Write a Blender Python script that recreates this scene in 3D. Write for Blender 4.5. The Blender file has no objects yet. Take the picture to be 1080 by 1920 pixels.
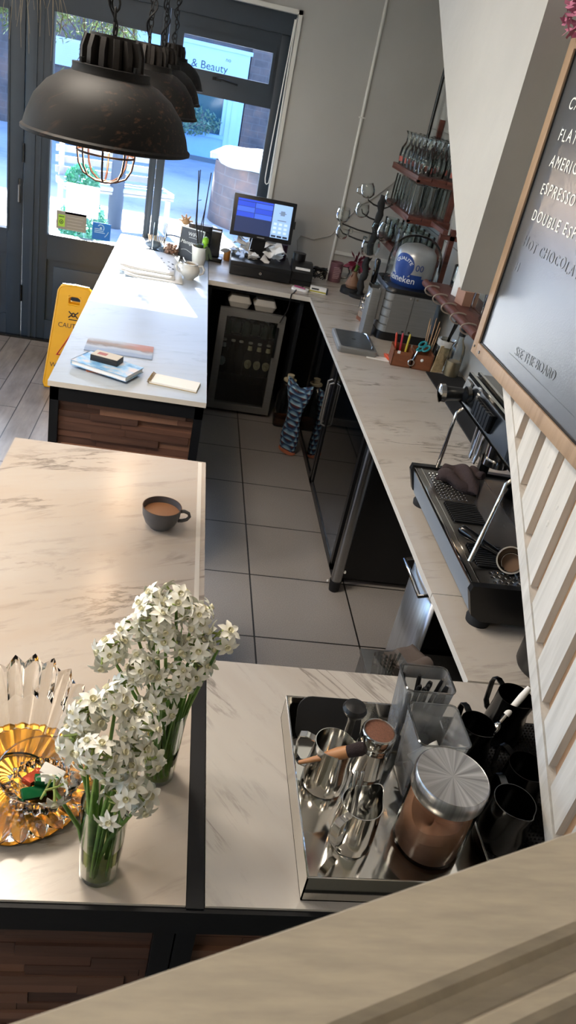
import bpy, bmesh, math, random
from mathutils import Vector, Matrix, Euler
PI = math.pi
rnd = random.Random(11)
SC = bpy.context.scene
COL = SC.collection

# ------------------------------------------------------------------ helpers
class MB:
    def __init__(s):
        s.bm = bmesh.new(); s.mi = 0
    def _faces(s, verts_lists, mi=None):
        pass
    def poly(s, pts, mi=None):
        vs = [s.bm.verts.new(p) for p in pts]
        f = s.bm.faces.new(vs); f.material_index = s.mi if mi is None else mi
        return f
    def rings(s, rings, closed_u=True, caps=(True, True), mi=None):
        mi = s.mi if mi is None else mi
        R = [[s.bm.verts.new(p) for p in r] for r in rings]
        n = len(R[0])
        for a, b in zip(R, R[1:]):
            for i in range(n if closed_u else n - 1):
                j = (i + 1) % n
                f = s.bm.faces.new((a[i], a[j], b[j], b[i])); f.material_index = mi
        if closed_u:
            if caps[0]:
                f = s.bm.faces.new(R[0][::-1]); f.material_index = mi
            if caps[1]:
                f = s.bm.faces.new(R[-1]); f.material_index = mi
        return R
    def box(s, x0, x1, y0, y1, z0, z1, mat=None, bev=0, mi=None):
        mi = s.mi if mi is None else mi
        P = [Vector((x, y, z)) for z in (z0, z1) for y in (y0, y1) for x in (x0, x1)]
        if mat is not None: P = [mat @ p for p in P]
        v = [s.bm.verts.new(p) for p in P]
        fs = []
        for q in ((0, 2, 3, 1), (4, 5, 7, 6), (0, 1, 5, 4), (2, 6, 7, 3), (0, 4, 6, 2), (1, 3, 7, 5)):
            f = s.bm.faces.new([v[i] for i in q]); f.material_index = mi; fs.append(f)
        if bev:
            es = list({e for f in fs for e in f.edges})
            r = bmesh.ops.bevel(s.bm, geom=es, offset=bev, segments=2, affect='EDGES', profile=0.6)
            for f in r['faces']: f.material_index = mi
    def tube(s, pts, r, seg=8, closed=False, caps=True, mi=None, flat=1.0):
        pts = [Vector(p) for p in pts]; n = len(pts)
        rr = r if isinstance(r, (list, tuple)) else [r] * n
        T = []
        for i in range(n):
            a = pts[(i - 1) % n] if (closed or i > 0) else pts[0]
            b = pts[(i + 1) % n] if (closed or i < n - 1) else pts[-1]
            d = b - a
            T.append(d.normalized() if d.length > 1e-9 else Vector((0, 0, 1)))
        up = Vector((0, 0, 1))
        if abs(T[0].dot(up)) > .95: up = Vector((1, 0, 0))
        N = (up - T[0] * up.dot(T[0])).normalized()
        rings = []
        for i in range(n):
            N = (N - T[i] * N.dot(T[i]))
            N = N.normalized() if N.length > 1e-6 else T[i].orthogonal().normalized()
            B = T[i].cross(N)
            rings.append([pts[i] + (N * math.cos(2 * PI * k / seg) + B * math.sin(2 * PI * k / seg) * flat) * rr[i] for k in range(seg)])
        if closed: rings.append(rings[0]); 
        s.rings(rings, True, (caps and not closed, caps and not closed), mi)
    def cyl(s, p0, p1, r0, r1=None, seg=20, caps=True, mi=None):
        s.tube([p0, p1], [r0, r0 if r1 is None else r1], seg, False, caps, mi)
    def lathe(s, prof, seg=32, c=(0, 0, 0), caps=(False, False), mi=None, f=None, a0=0, a1=2 * PI):
        c = Vector(c); full = abs(a1 - a0 - 2 * PI) < 1e-6
        rings = []
        m = seg if full else seg + 1
        for (r, z) in prof:
            ring = []
            for k in range(m):
                t = a0 + (a1 - a0) * k / seg
                R_, Z_ = (r, z) if f is None else f(r, z, t)
                ring.append(c + Vector((R_ * math.cos(t), R_ * math.sin(t), Z_)))
            rings.append(ring)
        s.rings(rings, full, caps, mi)
    def prism(s, poly, axis, a, b, mi=None, mat=None):
        """poly = 2D points in the other two axes in order (x,y),(y,z)->axis x,(x,z)->axis y"""
        mi = s.mi if mi is None else mi
        def P(p, t):
            v = Vector((t, p[0], p[1])) if axis == 'x' else Vector((p[0], t, p[1])) if axis == 'y' else Vector((p[0], p[1], t))
            return mat @ v if mat is not None else v
        s.rings([[P(p, a) for p in poly], [P(p, b) for p in poly]], True, (True, True), mi)
    def rrect(s, x0, x1, y0, y1, r, zs, mi=None, caps=(True, True), n=5, ins=None, mat=None):
        """rounded-rectangle prism through heights zs; ins = inset per height"""
        rings = []
        for k, z in enumerate(zs):
            i = ins[k] if ins else 0
            a0, a1, b0, b1 = x0 + i, x1 - i, y0 + i, y1 - i
            rr = max(1e-4, min(r - i * .5, (a1 - a0) / 2 - 1e-4, (b1 - b0) / 2 - 1e-4))
            ring = []
            for cx, cy, t0 in ((a1 - rr, b1 - rr, 0), (a0 + rr, b1 - rr, PI / 2), (a0 + rr, b0 + rr, PI), (a1 - rr, b0 + rr, 1.5 * PI)):
                for q in range(n + 1):
                    t = t0 + PI / 2 * q / n
                    v = Vector((cx + rr * math.cos(t), cy + rr * math.sin(t), z))
                    ring.append(mat @ v if mat is not None else v)
            rings.append(ring)
        s.rings(rings, True, caps, mi)
    def ball(s, c, r, sc=(1, 1, 1), sub=2, mi=None, jit=0, mat=None):
        mi = s.mi if mi is None else mi
        M_ = Matrix.Translation(c) @ (mat if mat is not None else Matrix()) @ Matrix.Diagonal((r * sc[0], r * sc[1], r * sc[2], 1))
        res = bmesh.ops.create_icosphere(s.bm, subdivisions=sub, radius=1)
        for v in res['verts']:
            if jit: v.co *= 1 + rnd.uniform(-jit, jit)
            v.co = M_ @ v.co
        for f in {f for v in res['verts'] for f in v.link_faces}: f.material_index = mi
    def sheet(s, fn, nu, nv, mi=None):
        s.rings([[Vector(fn(u / nu, v / nv)) for u in range(nu + 1)] for v in range(nv + 1)], False, mi=mi)
    def add_mesh(s, me, mat, mi=None):
        n0 = len(s.bm.verts)
        b2 = bmesh.new(); b2.from_mesh(me); b2.transform(mat)
        mp = {}
        for v in b2.verts: mp[v.index] = s.bm.verts.new(v.co)
        for f in b2.faces:
            try:
                g = s.bm.faces.new([mp[v.index] for v in f.verts]); g.material_index = s.mi if mi is None else mi
            except ValueError: pass
        b2.free()

def link(o):
    COL.objects.link(o); return o

def obj(name, mb, mats, parent=None, loc=(0, 0, 0), rot=(0, 0, 0), smooth=40, solid=0, sub=0, fix=True):
    me = bpy.data.meshes.new(name)
    if fix: bmesh.ops.recalc_face_normals(mb.bm, faces=mb.bm.faces[:])
    mb.bm.to_mesh(me); mb.bm.free()
    for m in (mats if isinstance(mats, (list, tuple)) else [mats]): me.materials.append(m)
    if smooth:
        for p in me.polygons: p.use_smooth = True
        me.set_sharp_from_angle(angle=math.radians(smooth))
    o = bpy.data.objects.new(name, me); link(o)
    o.location = loc; o.rotation_euler = rot
    if parent is not None: o.parent = parent
    if solid:
        m = o.modifiers.new('s', 'SOLIDIFY'); m.thickness = solid; m.offset = 0
    if sub:
        m = o.modifiers.new('u', 'SUBSURF'); m.levels = sub; m.render_levels = sub
    return o

def tag(o, label, cat, group=None, kind=None):
    if label: o['label'] = label
    if cat: o['category'] = cat
    if group: o['group'] = group
    if kind: o['kind'] = kind
    return o

def thing(name, label, cat, loc=(0, 0, 0), rz=0, group=None, rot=None):
    o = bpy.data.objects.new(name, None); link(o)
    o.empty_display_size = .05
    o.location = loc; o.rotation_euler = rot if rot else (0, 0, rz)
    return tag(o, label, cat, group)

def struct(name, mb, mats, parent=None, **k):
    o = obj(name, mb, mats, parent, **k)
    if parent is None: o['kind'] = 'structure'
    return o

def dup(root, loc, rz=None, label=None, group=None, scale=None, rot=None):
    r = root.copy(); link(r); r.location = loc
    if rz is not None: r.rotation_euler = (0, 0, rz)
    if rot is not None: r.rotation_euler = rot
    if scale: r.scale = (scale, scale, scale) if not isinstance(scale, (tuple, list)) else scale
    if label: r['label'] = label
    if group: r['group'] = group
    for ch in list(root.children):
        c = ch.copy(); link(c); c.parent = r
        for g in list(ch.children):
            d = g.copy(); link(d); d.parent = c
    return r

def text_mesh(s, size, extrude=.0006, align='LEFT', shear=0):
    cu = bpy.data.curves.new('t', 'FONT'); cu.body = s; cu.size = size; cu.extrude = extrude
    cu.align_x = align; cu.shear = shear; cu.resolution_u = 3
    o = bpy.data.objects.new('t', cu); link(o)
    dg = bpy.context.evaluated_depsgraph_get()
    me = bpy.data.meshes.new_from_object(o.evaluated_get(dg))
    bpy.data.objects.remove(o); bpy.data.curves.remove(cu)
    return me

def frame3(origin, xdir, ydir):
    x = Vector(xdir).normalized(); y = Vector(ydir).normalized(); z = x.cross(y).normalized(); y = z.cross(x)
    m = Matrix((x, y, z)).transposed().to_4x4(); m.translation = Vector(origin); return m

def text_into(mb, s, size, origin, xdir, ydir, mi=0, extrude=.0006, align='LEFT', shear=0):
    me = text_mesh(s, size, extrude, align, shear)
    mb.add_mesh(me, frame3(origin, xdir, ydir), mi); bpy.data.meshes.remove(me)

# ---------------------------------------------------------------- materials
def lin(h):
    if isinstance(h, (tuple, list)): return (*h, 1)
    h = h.lstrip('#'); c = [int(h[i:i + 2], 16) / 255 for i in (0, 2, 4)]
    return (*[x / 12.92 if x <= .04045 else ((x + .055) / 1.055) ** 2.4 for x in c], 1)

class NT:
    def __init__(s, name):
        s.m = bpy.data.materials.new(name); s.m.use_nodes = True
        s.t = s.m.node_tree; s.n = s.t.nodes; s.b = s.n['Principled BSDF']; s.out = s.n['Material Output']
    def add(s, typ, **k):
        n = s.n.new(typ)
        for a, v in k.items():
            if a.startswith('i_'): n.inputs[a[2:].replace('_', ' ')].default_value = v
            else: setattr(n, a, v)
        return n
    def l(s, a, b): s.t.links.new(a, b)
    def coords(s, scale=(1, 1, 1), rot=(0, 0, 0), kind='Object', loc=(0, 0, 0)):
        tc = s.add('ShaderNodeTexCoord'); mp = s.add('ShaderNodeMapping')
        mp.inputs['Scale'].default_value = scale; mp.inputs['Rotation'].default_value = rot; mp.inputs['Location'].default_value = loc
        s.l(tc.outputs[kind], mp.inputs['Vector']); return mp.outputs[0]
    def noise(s, vec, scale, detail=4, rough=.55, dist=0):
        n = s.add('ShaderNodeTexNoise'); n.inputs['Scale'].default_value = scale; n.inputs['Detail'].default_value = detail
        n.inputs['Roughness'].default_value = rough; n.inputs['Distortion'].default_value = dist
        if vec is not None: s.l(vec, n.inputs['Vector'])
        return n.outputs['Fac']
    def ramp(s, fac, stops, interp='LINEAR'):
        r = s.add('ShaderNodeValToRGB'); r.color_ramp.interpolation = interp
        e = r.color_ramp.elements
        while len(e) < len(stops): e.new(.5)
        for k, (p, c) in enumerate(stops):
            e[k].position = p; e[k].color = lin(c) if isinstance(c, (str, tuple)) else (c, c, c, 1)
        s.l(fac, r.inputs[0]); return r.outputs[0]
    def mix(s, fac, a, b, typ='MIX'):
        m = s.add('ShaderNodeMix', data_type='RGBA', blend_type=typ)
        for sock, v in ((m.inputs[0], fac), (m.inputs[6], a), (m.inputs[7], b)):
            if isinstance(v, (int, float)): sock.default_value = v
            elif isinstance(v, (str, tuple)): sock.default_value = lin(v)
            else: s.l(v, sock)
        return m.outputs[2]
    def math(s, op, a, b=None, c=None):
        m = s.add('ShaderNodeMath', operation=op)
        for i, v in enumerate((a, b, c)):
            if v is None: continue
            if isinstance(v, (int, float)): m.inputs[i].default_value = v
            else: s.l(v, m.inputs[i])
        return m.outputs[0]
    def bump(s, h, strength=.3, dist=.01):
        b = s.add('ShaderNodeBump'); b.inputs['Strength'].default_value = strength; b.inputs['Distance'].default_value = dist
        s.l(h, b.inputs['Height']); s.l(b.outputs[0], s.b.inputs['Normal'])
    def base(s, col=None, rough=None, metal=None):
        if col is not None:
            if isinstance(col, (str, tuple)): s.b.inputs['Base Color'].default_value = lin(col)
            else: s.l(col, s.b.inputs['Base Color'])
        if rough is not None:
            if isinstance(rough, (int, float)): s.b.inputs['Roughness'].default_value = rough
            else: s.l(rough, s.b.inputs['Roughness'])
        if metal is not None: s.b.inputs['Metallic'].default_value = metal

def M(name, col, rough=.5, metal=0, var=0, vs=8, stretch=(1, 1, 1), bump=0, bs=40, spec=None, emis=None, es=1, sss=0, col2=None):
    t = NT(name); t.base(col, rough, metal)
    if spec is not None: t.b.inputs['Specular IOR Level'].default_value = spec
    if var or col2:
        v = t.coords(stretch)
        n = t.noise(v, vs, 6, .6)
        if col2: c = t.ramp(n, [(.35, col), (.68, col2)])
        else:
            a = lin(col); dk = tuple(max(0, x * (1 - var)) for x in a[:3]); lt = tuple(min(1, x * (1 + var)) for x in a[:3])
            c = t.ramp(n, [(.3, dk), (.7, lt)])
        t.base(c)
    if bump:
        v = t.coords(stretch); t.bump(t.noise(v, bs, 4), bump, .004)
    if emis:
        t.b.inputs['Emission Color'].default_value = lin(emis); t.b.inputs['Emission Strength'].default_value = es
    if sss:
        t.b.inputs['Subsurface Weight'].default_value = sss; t.b.inputs['Subsurface Radius'].default_value = (.01, .01, .01)
    return t.m

def glass(name, tint='#f4f8f6', edge='#8d9896', gl=.16, rough=.02, face=.35, milk=0):
    t = NT(name); t.n.remove(t.b)
    lw = t.add('ShaderNodeLayerWeight'); lw.inputs['Blend'].default_value = face
    col = t.mix(lw.outputs['Facing'], tint, edge)
    tr = t.add('ShaderNodeBsdfTransparent'); t.l(col, tr.inputs['Color'])
    g = t.add('ShaderNodeBsdfGlossy'); g.inputs['Roughness'].default_value = rough; g.inputs['Color'].default_value = (1, 1, 1, 1)
    fr = t.add('ShaderNodeLayerWeight'); fr.inputs['Blend'].default_value = gl
    mx = t.add('ShaderNodeMixShader'); t.l(fr.outputs['Fresnel'], mx.inputs[0]); t.l(tr.outputs[0], mx.inputs[1]); t.l(g.outputs[0], mx.inputs[2])
    if milk:
        df = t.add('ShaderNodeBsdfDiffuse'); df.inputs['Color'].default_value = (.8, .82, .84, 1); m2 = t.add('ShaderNodeMixShader'); m2.inputs[0].default_value = milk
        t.l(mx.outputs[0], m2.inputs[1]); t.l(df.outputs[0], m2.inputs[2]); mx = m2
    t.l(mx.outputs[0], t.out.inputs['Surface']); return t.m

def real_glass(name, tint='#ffffff', ior=1.45, rough=0):
    t = NT(name); t.base(tint, rough); t.b.inputs['Transmission Weight'].default_value = 1; t.b.inputs['IOR'].default_value = ior
    return t.m

def marble(name, ang=0.0, base='#d9d6cf', vein='#6d6862', warm='#c9b7a2', k=1.0, shift=(0, 0, 0), rough=.24):
    t = NT(name)
    v0 = t.coords((1, 1, 1), (0, 0, ang), loc=shift)
    mp = t.add('ShaderNodeMapping'); mp.inputs['Scale'].default_value = (1.1, 5.0, 1); t.l(v0, mp.inputs['Vector'])
    v = mp.outputs[0]
    w = t.noise(v, 1.6, 9, .62, .7)
    d = t.math('ABSOLUTE', t.math('SUBTRACT', w, .5))
    vein1 = t.ramp(d, [(0, 1.0), (.028, 0.0)])
    gate = t.ramp(t.noise(v0, 2.2, 3), [(.5, 0.0), (.62, 1.0)])
    w2 = t.noise(v, 4.5, 10, .68, .4)
    streak = t.ramp(w2, [(.55, 0.0), (.78, 1.0)])
    cloud = t.ramp(t.noise(v, .9, 5, .6, .3), [(.35, 0.0), (.7, 1.0)])
    c = t.mix(t.math('MULTIPLY', cloud, .55), base, warm)
    c = t.mix(t.math('MULTIPLY', streak, .42 * k), c, vein)
    c = t.mix(t.math('MULTIPLY', t.math('MULTIPLY', vein1, gate), .75 * k), c, vein)
    t.base(c, rough)
    t.b.inputs['Specular IOR Level'].default_value = .5
    return t.m

def wood(name, a, b, c=None, stretch=(2, 30, 30), rough=.55, scale=1.0, island=False, bump=.15, vals=None):
    t = NT(name); v = t.coords(stretch)
    n = t.noise(v, scale, 8, .62, .8)
    col = t.ramp(n, [(.25, a), (.55, b)] + ([(.8, c)] if c else []))
    if island:
        g = t.add('ShaderNodeNewGeometry')
        pal = t.ramp(g.outputs['Random Per Island'], vals)
        col = t.mix(.6, col, pal, 'MULTIPLY') if not vals else t.mix(t.math('MULTIPLY', n, .95), pal, t.mix(.55, col, pal))
    t.base(col, rough)
    if bump: t.bump(n, bump, .004)
    return t.m
# ------------------------------------------------------------ material table
NAVY = M('navy_paint', '#22303c', .42, var=.08, vs=6)
WHITEWALL = M('white_emulsion', '#a7a7a3', .85, var=.03, vs=3, bump=.12, bs=60)
PLASTER = M('white_plaster', '#a2a5a5', .8, var=.05, vs=4, bump=.3, bs=25)
WHITE = M('white_gloss', '#c8c8c2', .4)
BLACKM = M('black_metal', '#0d0f12', .55, bump=.05, bs=80, spec=.25)
BLACKP = M('black_plastic', '#0d0e10', .35)
BLACKG = M('black_gloss', '#08090b', .12)
DARKN = M('dark_board', '#10161d', .55)
STEEL = M('brushed_steel', '#9a9a98', .3, 1, var=.06, vs=3, stretch=(1, 40, 1))
STEELD = M('dull_steel', '#8b8c8b', .5, .65, var=.08, vs=4, stretch=(1, 1, 30))
CHROME = M('polished_steel', '#d3d3d0', .1, 1)
MIRROR = M('mirror_steel', '#d4d1ca', .09, 1)
DARKST = M('dark_steel', '#3c3d3e', .22, 1)
GLASS = glass('clear_glass', '#fdfefd', '#d5dddb', .09, .02, .2)
GLASSC = glass('cup_glass', '#fbfdfc', '#9fa9a7', .2, .02, .4)
PANE = glass('window_glass', '#fbfdff', '#cfdadf', .1, .0, .2)
GLASSD = glass('shade_glass', '#f6f9f8', '#b3bbba', .3, .04, .45)
ACRYL = glass('clear_acrylic', '#f3f5f6', '#d3d8db', .22, .12, .35, .13)
SMOKE = glass('smoked_glass', '#39434a', '#12181d', .26, .02, .35)
CRYSTAL = glass('cut_crystal', '#f3f0ea', '#8a8076', .42, .015, .5)
MARB_C = marble('marble_warm', -.42, '#b5aca1', '#655c55', '#ab9782', 1.0)
MARB_N = marble('marble_grey', .95, '#b3afa8', '#5f5954', '#a0968b', .95, (3.1, 1.2, 0))
MARB_R = marble('marble_streak', -.25, '#b3ada4', '#544e49', '#a2988c', 1.15, (7.7, 4.2, 0))
MARB_L = marble('marble_pale', -.3, '#a3adb6', '#74797e', '#9b9f9f', .55, (12.7, 9.2, 0), .34)
EDGE = M('laminate_edge', '#cfc9be', .35)
CLAD = wood('split_wood', '#2a1a14', '#6d4c3c', '#8e6a52', (3, 30, 40), .6, 1.0, True, .2,
            [(0, '#23140f'), (.25, '#5f3f30'), (.5, '#38231a'), (.75, '#7d5a46'), (1, '#492d21')])
REDWOOD = wood('red_brown_wood', '#3a1d17', '#5e3329', '#6d3f33', (8, 2, 30), .5, 1.2)
OAK = wood('pale_wood', '#a9805a', '#c8a27a', '#b98f66', (2, 20, 20), .5, 1.0)
BOXWOOD = wood('box_wood', '#5d3421', '#7b4a2e', '#6a3d26', (3, 20, 20), .5, 1.0)
WHITEWASH = wood('whitewashed_plank', '#b3b3b0', '#c9c9c6', '#d8d8d6', (25, 25, 1.6), .6, 1.4)
BAREPLANK = wood('bare_plank', '#a8866a', '#c7a482', '#b49072', (20, 20, 1.6), .65, 1.2)
PAPER = M('white_paper', '#e2e2df', .7)
CARD = M('grey_card', '#b5b3ad', .7)
RUBBER = M('black_rubber', '#0b0c0e', .75)
CHALK = M('chalk', '#e6ecec', .9)
GOLD = M('gold_foil', '#d2963a', .25, 1, var=.12, vs=9)
COFFEE = M('coffee', '#8a6143', .3)
COCOA = M('cocoa_powder', '#5e3826', .95, var=.15, vs=60)
GREENST = M('leaf_green', '#3f5f2a', .45, col2='#6d8a46', vs=14)
PETAL = M('narcissus_petal', '#e9e8dd', .5, sss=.15)
CUPY = M('narcissus_cup', '#e8e3c6', .5)
BEIGE = M('cream_paint', '#9c9485', .5, col2='#ada492', vs=7, stretch=(3, 20, 3))

# ------------------------------------------------------------------- setting
t = NT('floor_tiles'); v = t.coords(loc=(.49, -3.05 + .4675 * 8, 0))
def tile_mask(t, v, w, h, g):
    s = t.add('ShaderNodeSeparateXYZ'); t.l(v, s.inputs[0])
    out = []
    for k, p in ((0, w), (1, h)):
        m = t.math('PINGPONG', s.outputs[k], p / 2)     # 0 at a joint
        out.append(t.math('LESS_THAN', m, g / 2))
    return t.math('MAXIMUM', out[0], out[1])
v = t.coords(loc=(-.49 + .477 * 20, -3.05 + .4675 * 20, 0))
joint = tile_mask(t, v, .477, .4675, .0075)
sp = t.noise(t.coords(), 220, 3, .7); cl = t.noise(t.coords(), 2.5, 5)
c = t.mix(t.ramp(sp, [(.35, 0.0), (.7, 1.0)]), '#787370', '#9a9691')
c = t.mix(t.math('MULTIPLY', cl, .35), c, '#b0aaa3')
c = t.mix(joint, c, '#100f0f'); t.base(c, .38); TILE = t.m
mb = MB(); mb.box(-.3, 1.6, -1.6, 6.0, -.06, 0); struct('floor', mb, TILE)

t = NT('floor_planks'); v = t.coords((1, 1, 1), (0, 0, PI / 2))
br = t.add('ShaderNodeTexBrick'); br.offset = .37; br.inputs['Scale'].default_value = 1
for k, x in (('Brick Width', 1.15), ('Row Height', .155), ('Mortar Size', .003), ('Mortar Smooth', 0), ('Bias', 0)): br.inputs[k].default_value = x
br.inputs['Color1'].default_value = (0, 0, 0, 1); br.inputs['Color2'].default_value = (1, 1, 1, 1); br.inputs['Mortar'].default_value = (.5, .5, .5, 1)
t.l(v, br.inputs['Vector'])
gv = t.coords((14, 1.6, 1)); gn = t.noise(gv, 2.2, 9, .65, .9); bl = t.noise(t.coords((3, 1, 1)), 2.4, 4)
c = t.ramp(gn, [(.25, '#37332f'), (.5, '#6b645d'), (.75, '#978f85')])
c = t.mix(.55, c, t.ramp(br.outputs['Color'], [(0, '#75695f'), (.5, '#b0a59a'), (1, '#d8cfc4')]), 'MULTIPLY')
c = t.mix(.45, c, t.ramp(bl, [(.3, '#7d756d'), (.7, '#c0b8ae')]))
c = t.mix(br.outputs['Fac'], c, '#1a1715'); t.base(c, .33); PLANKF = t.m
mb = MB(); mb.box(-4, -.3, -1.6, 6.0, -.06, 0); struct('floor.001', mb, PLANKF)

mb = MB()
mb.box(.52, 1.75, 5.80, 6.06, -.06, 3.1); mb.box(-2.15, .52, 5.80, 6.06, 2.45, 3.1); mb.box(-4.1, -2.15, 5.80, 6.06, -.06, 3.1)
struct('wall_back', mb, WHITEWALL)
mb = MB(); mb.box(1.55, 1.75, -1.7, 5.80, -.06, 3.1); struct('wall_right', mb, WHITEWALL)
mb = MB()
mb.box(-4.1, -4.0, -1.7, 5.8, -.06, .8); mb.box(-4.1, -4.0, -1.7, 5.8, 2.6, 3.1)
for a, b in ((-1.7, -.9), (1.0, 1.5), (3.4, 3.9), (5.5, 5.8)): mb.box(-4.1, -4.0, a, b, .8, 2.6)
struct('wall_left', mb, WHITEWALL)
mb = MB(); mb.box(-4.1, 1.75, -1.7, -1.6, -.06, 3.1); struct('wall_front', mb, M('warm_wall', '#d8cbb8', .85))
mb = MB(); mb.box(-4.1, 1.75, -1.7, 6.06, 3.0, 3.1); struct('ceiling', mb, M('ceiling_white', '#e6e4e0', .9))
mb = MB(); mb.tube([(1.062, 5.795, .9), (1.062, 5.795, 2.99)], .011, 8); mb.box(1.04, 1.084, 5.78, 5.80, 1.95, 1.96)
struct('trim_1', mb, WHITE)
mb = MB(); mb.box(1.075, 1.55, 5.782, 5.80, 1.045, 1.068); struct('trim_2', mb, WHITE)
mb = MB()
for zz in (1.15, 1.42, 1.7, 1.98): mb.box(1.543, 1.55, 4.2, 5.8, zz, zz + .004)
mb.box(1.10, 1.55, 5.795, 5.80, 1.22, 1.224); mb.box(1.3, 1.304, 5.795, 5.80, 1.07, 1.22)
struct('trim_3', mb, M('grout_line', '#8f8e88', .8))
mb = MB(); mb.box(.52, .545, 5.785, 5.80, .92, 2.475); mb.box(-2.15, .545, 5.785, 5.80, 2.45, 2.475)
struct('trim_4', mb, WHITE)
mb = MB(); mb.tube([(1.50, 5.62, 1.75), (1.50, 5.62, 3.0)], .012, 10); struct('trim_5', mb, DARKST)

# windows and doors of the shop front
def sframe(name, kindlabel):
    o = bpy.data.objects.new(name, None); link(o); o['kind'] = 'structure'; return o
def panel_leaf(name, x0, x1, gx0, gx1, gz0, gz1, ztop, extras=()):
    r = sframe(name, '')
    mb = MB(); y0, y1 = 5.90, 5.97
    mb.box(x0, gx0, y0, y1, 0, ztop, bev=.004); mb.box(gx1, x1, y0, y1, 0, ztop, bev=.004)
    mb.box(gx0, gx1, y0, y1, gz1, ztop); mb.box(gx0, gx1, y0, y1, .62, gz0); mb.box(gx0, gx1, y0, y1, 0, .16)
    mb.box(gx0, gx1, y0 + .022, y1, .16, .62)
    if gx1 - gx0 > .4:   # raised fielded panel
        mb.box(gx0 + .05, gx1 - .05, y0 + .01, y0 + .024, .21, .57, bev=.006)
    for a, b, c_, d in ((gx0 - .012, gx0, gz0 - .012, gz1 + .012), (gx1, gx1 + .012, gz0 - .012, gz1 + .012)):
        mb.box(a, b, y0 - .008, y0, c_, d)
    mb.box(gx0, gx1, y0 - .008, y0, gz0 - .012, gz0); mb.box(gx0, gx1, y0 - .008, y0, gz1, gz1 + .012)
    for e in extras: mb.box(*e)
    obj('frame', mb, NAVY, r)
    mb = MB(); mb.box(gx0, gx1, 5.932, 5.936, gz0, gz1); obj('pane', mb, PANE, r, smooth=0)
    return r
d1 = panel_leaf('door_1', -2.14, -1.178, -2.03, -1.282, .79, 2.13, 2.45)
mb = MB(); mb.rrect(-1.205, -1.185, 5.885, 5.90, .006, (.98, 1.14)); obj('handle_plate', mb, DARKST, d1)
mb = MB(); mb.tube([(-1.195, 5.885, 1.10), (-1.195, 5.86, 1.10), (-1.195, 5.86, .99)], .006, 8); obj('handle', mb, STEELD, d1)
d2 = panel_leaf('door_2', -1.172, -.285, -1.0, -.33, .80, 2.172, 2.45,
                [(-1.12, -1.10, 5.89, 5.90, 0, 2.4), (-1.075, -1.06, 5.893, 5.90, 0, 2.4)])
for zz in (.28, 1.25, 2.2):
    mb = MB(); mb.cyl((-1.175, 5.893, zz), (-1.175, 5.893, zz + .12), .008); obj('hinge', mb, DARKST, d2)
w1 = sframe('window_1', '')
mb = MB(); y0, y1 = 5.90, 5.97
mb.box(-.28, -.225, y0, y1, 0, 2.45, bev=.004); mb.box(.445, .52, y0, y1, 0, 2.45, bev=.004)
mb.box(-.225, .445, y0, y1, 1.885, 2.03); mb.box(-.225, .445, y0, y1, 2.212, 2.45)
mb.box(-.225, -.185, y0, y1, 2.03, 2.212); mb.box(.405, .445, y0, y1, 2.03, 2.212); mb.box(-.225, .445, y0, y1, 0, .83)
mb.box(-.205, .425, y0 - .012, y0, 1.965, 2.03); mb.box(-.205, .425, y0 - .012, y0, 2.212, 2.25)
mb.box(-.205, -.185, y0 - .012, y0, 2.03, 2.212); mb.box(.405, .425, y0 - .012, y0, 2.03, 2.212)
obj('frame', mb, NAVY, w1)
mb = MB(); mb.box(-.225, .445, 5.932, 5.936, .83, 1.885); obj('pane', mb, PANE, w1, smooth=0)
mb = MB(); mb.box(-.185, .405, 5.925, 5.929, 2.03, 2.212); obj('pane', mb, PANE, w1, smooth=0)
mb = MB(); mb.box(.03, .09, 5.878, 5.888, 1.985, 2.005); mb.tube([(.06, 5.878, 1.995), (.06, 5.86, 1.995), (.10, 5.855, 1.998), (.2, 5.86, 1.985)], [.008, .008, .007, .005], 8)
obj('handle', mb, BLACKM, w1)
mb = MB(); mb.box(-2.14, .52, 5.87, 5.90, 2.33, 2.45); mb.box(-2.14, .52, 5.885, 5.97, 2.44, 2.46)
struct('trim_6', mb, NAVY)
mb = MB(); mb.box(-2.14, .52, 5.86, 5.98, 0, .015); struct('trim_7', mb, DARKST)

# staircase boxing, plank side and hand rail near the camera
mb = MB(); mb.prism([(1.962, 1.723), (2.96, 2.416), (3.82, 3.0), (1.962, 3.0)], 'x', .712, .99); struct('wall_stair', mb, [PLASTER], smooth=0)
LOWE = lambda y: 1.555 + .703 * (y - 1.70)
pp = thing('plank_stair_side', 'white-washed vertical plank panel with narrow gaps under the menu board', 'panel')
mb = MB(); mb.prism([(.79, .915), (1.955, LOWE(1.955)), (1.955, 2.75), (-.3, 2.75), (-.3, .915)], 'x', .820, .85); obj('backing_board', mb, BAREPLANK, pp, smooth=0)
mb = MB(); W_ = .038
mb.prism([(.80, .915 ), (1.955, LOWE(1.955) - .005), (1.955, LOWE(1.955) + W_), (.80, .915 + W_)], 'x', .80, .820); obj('sloped_edge_strip', mb, WHITEWASH, pp, smooth=0)
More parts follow.
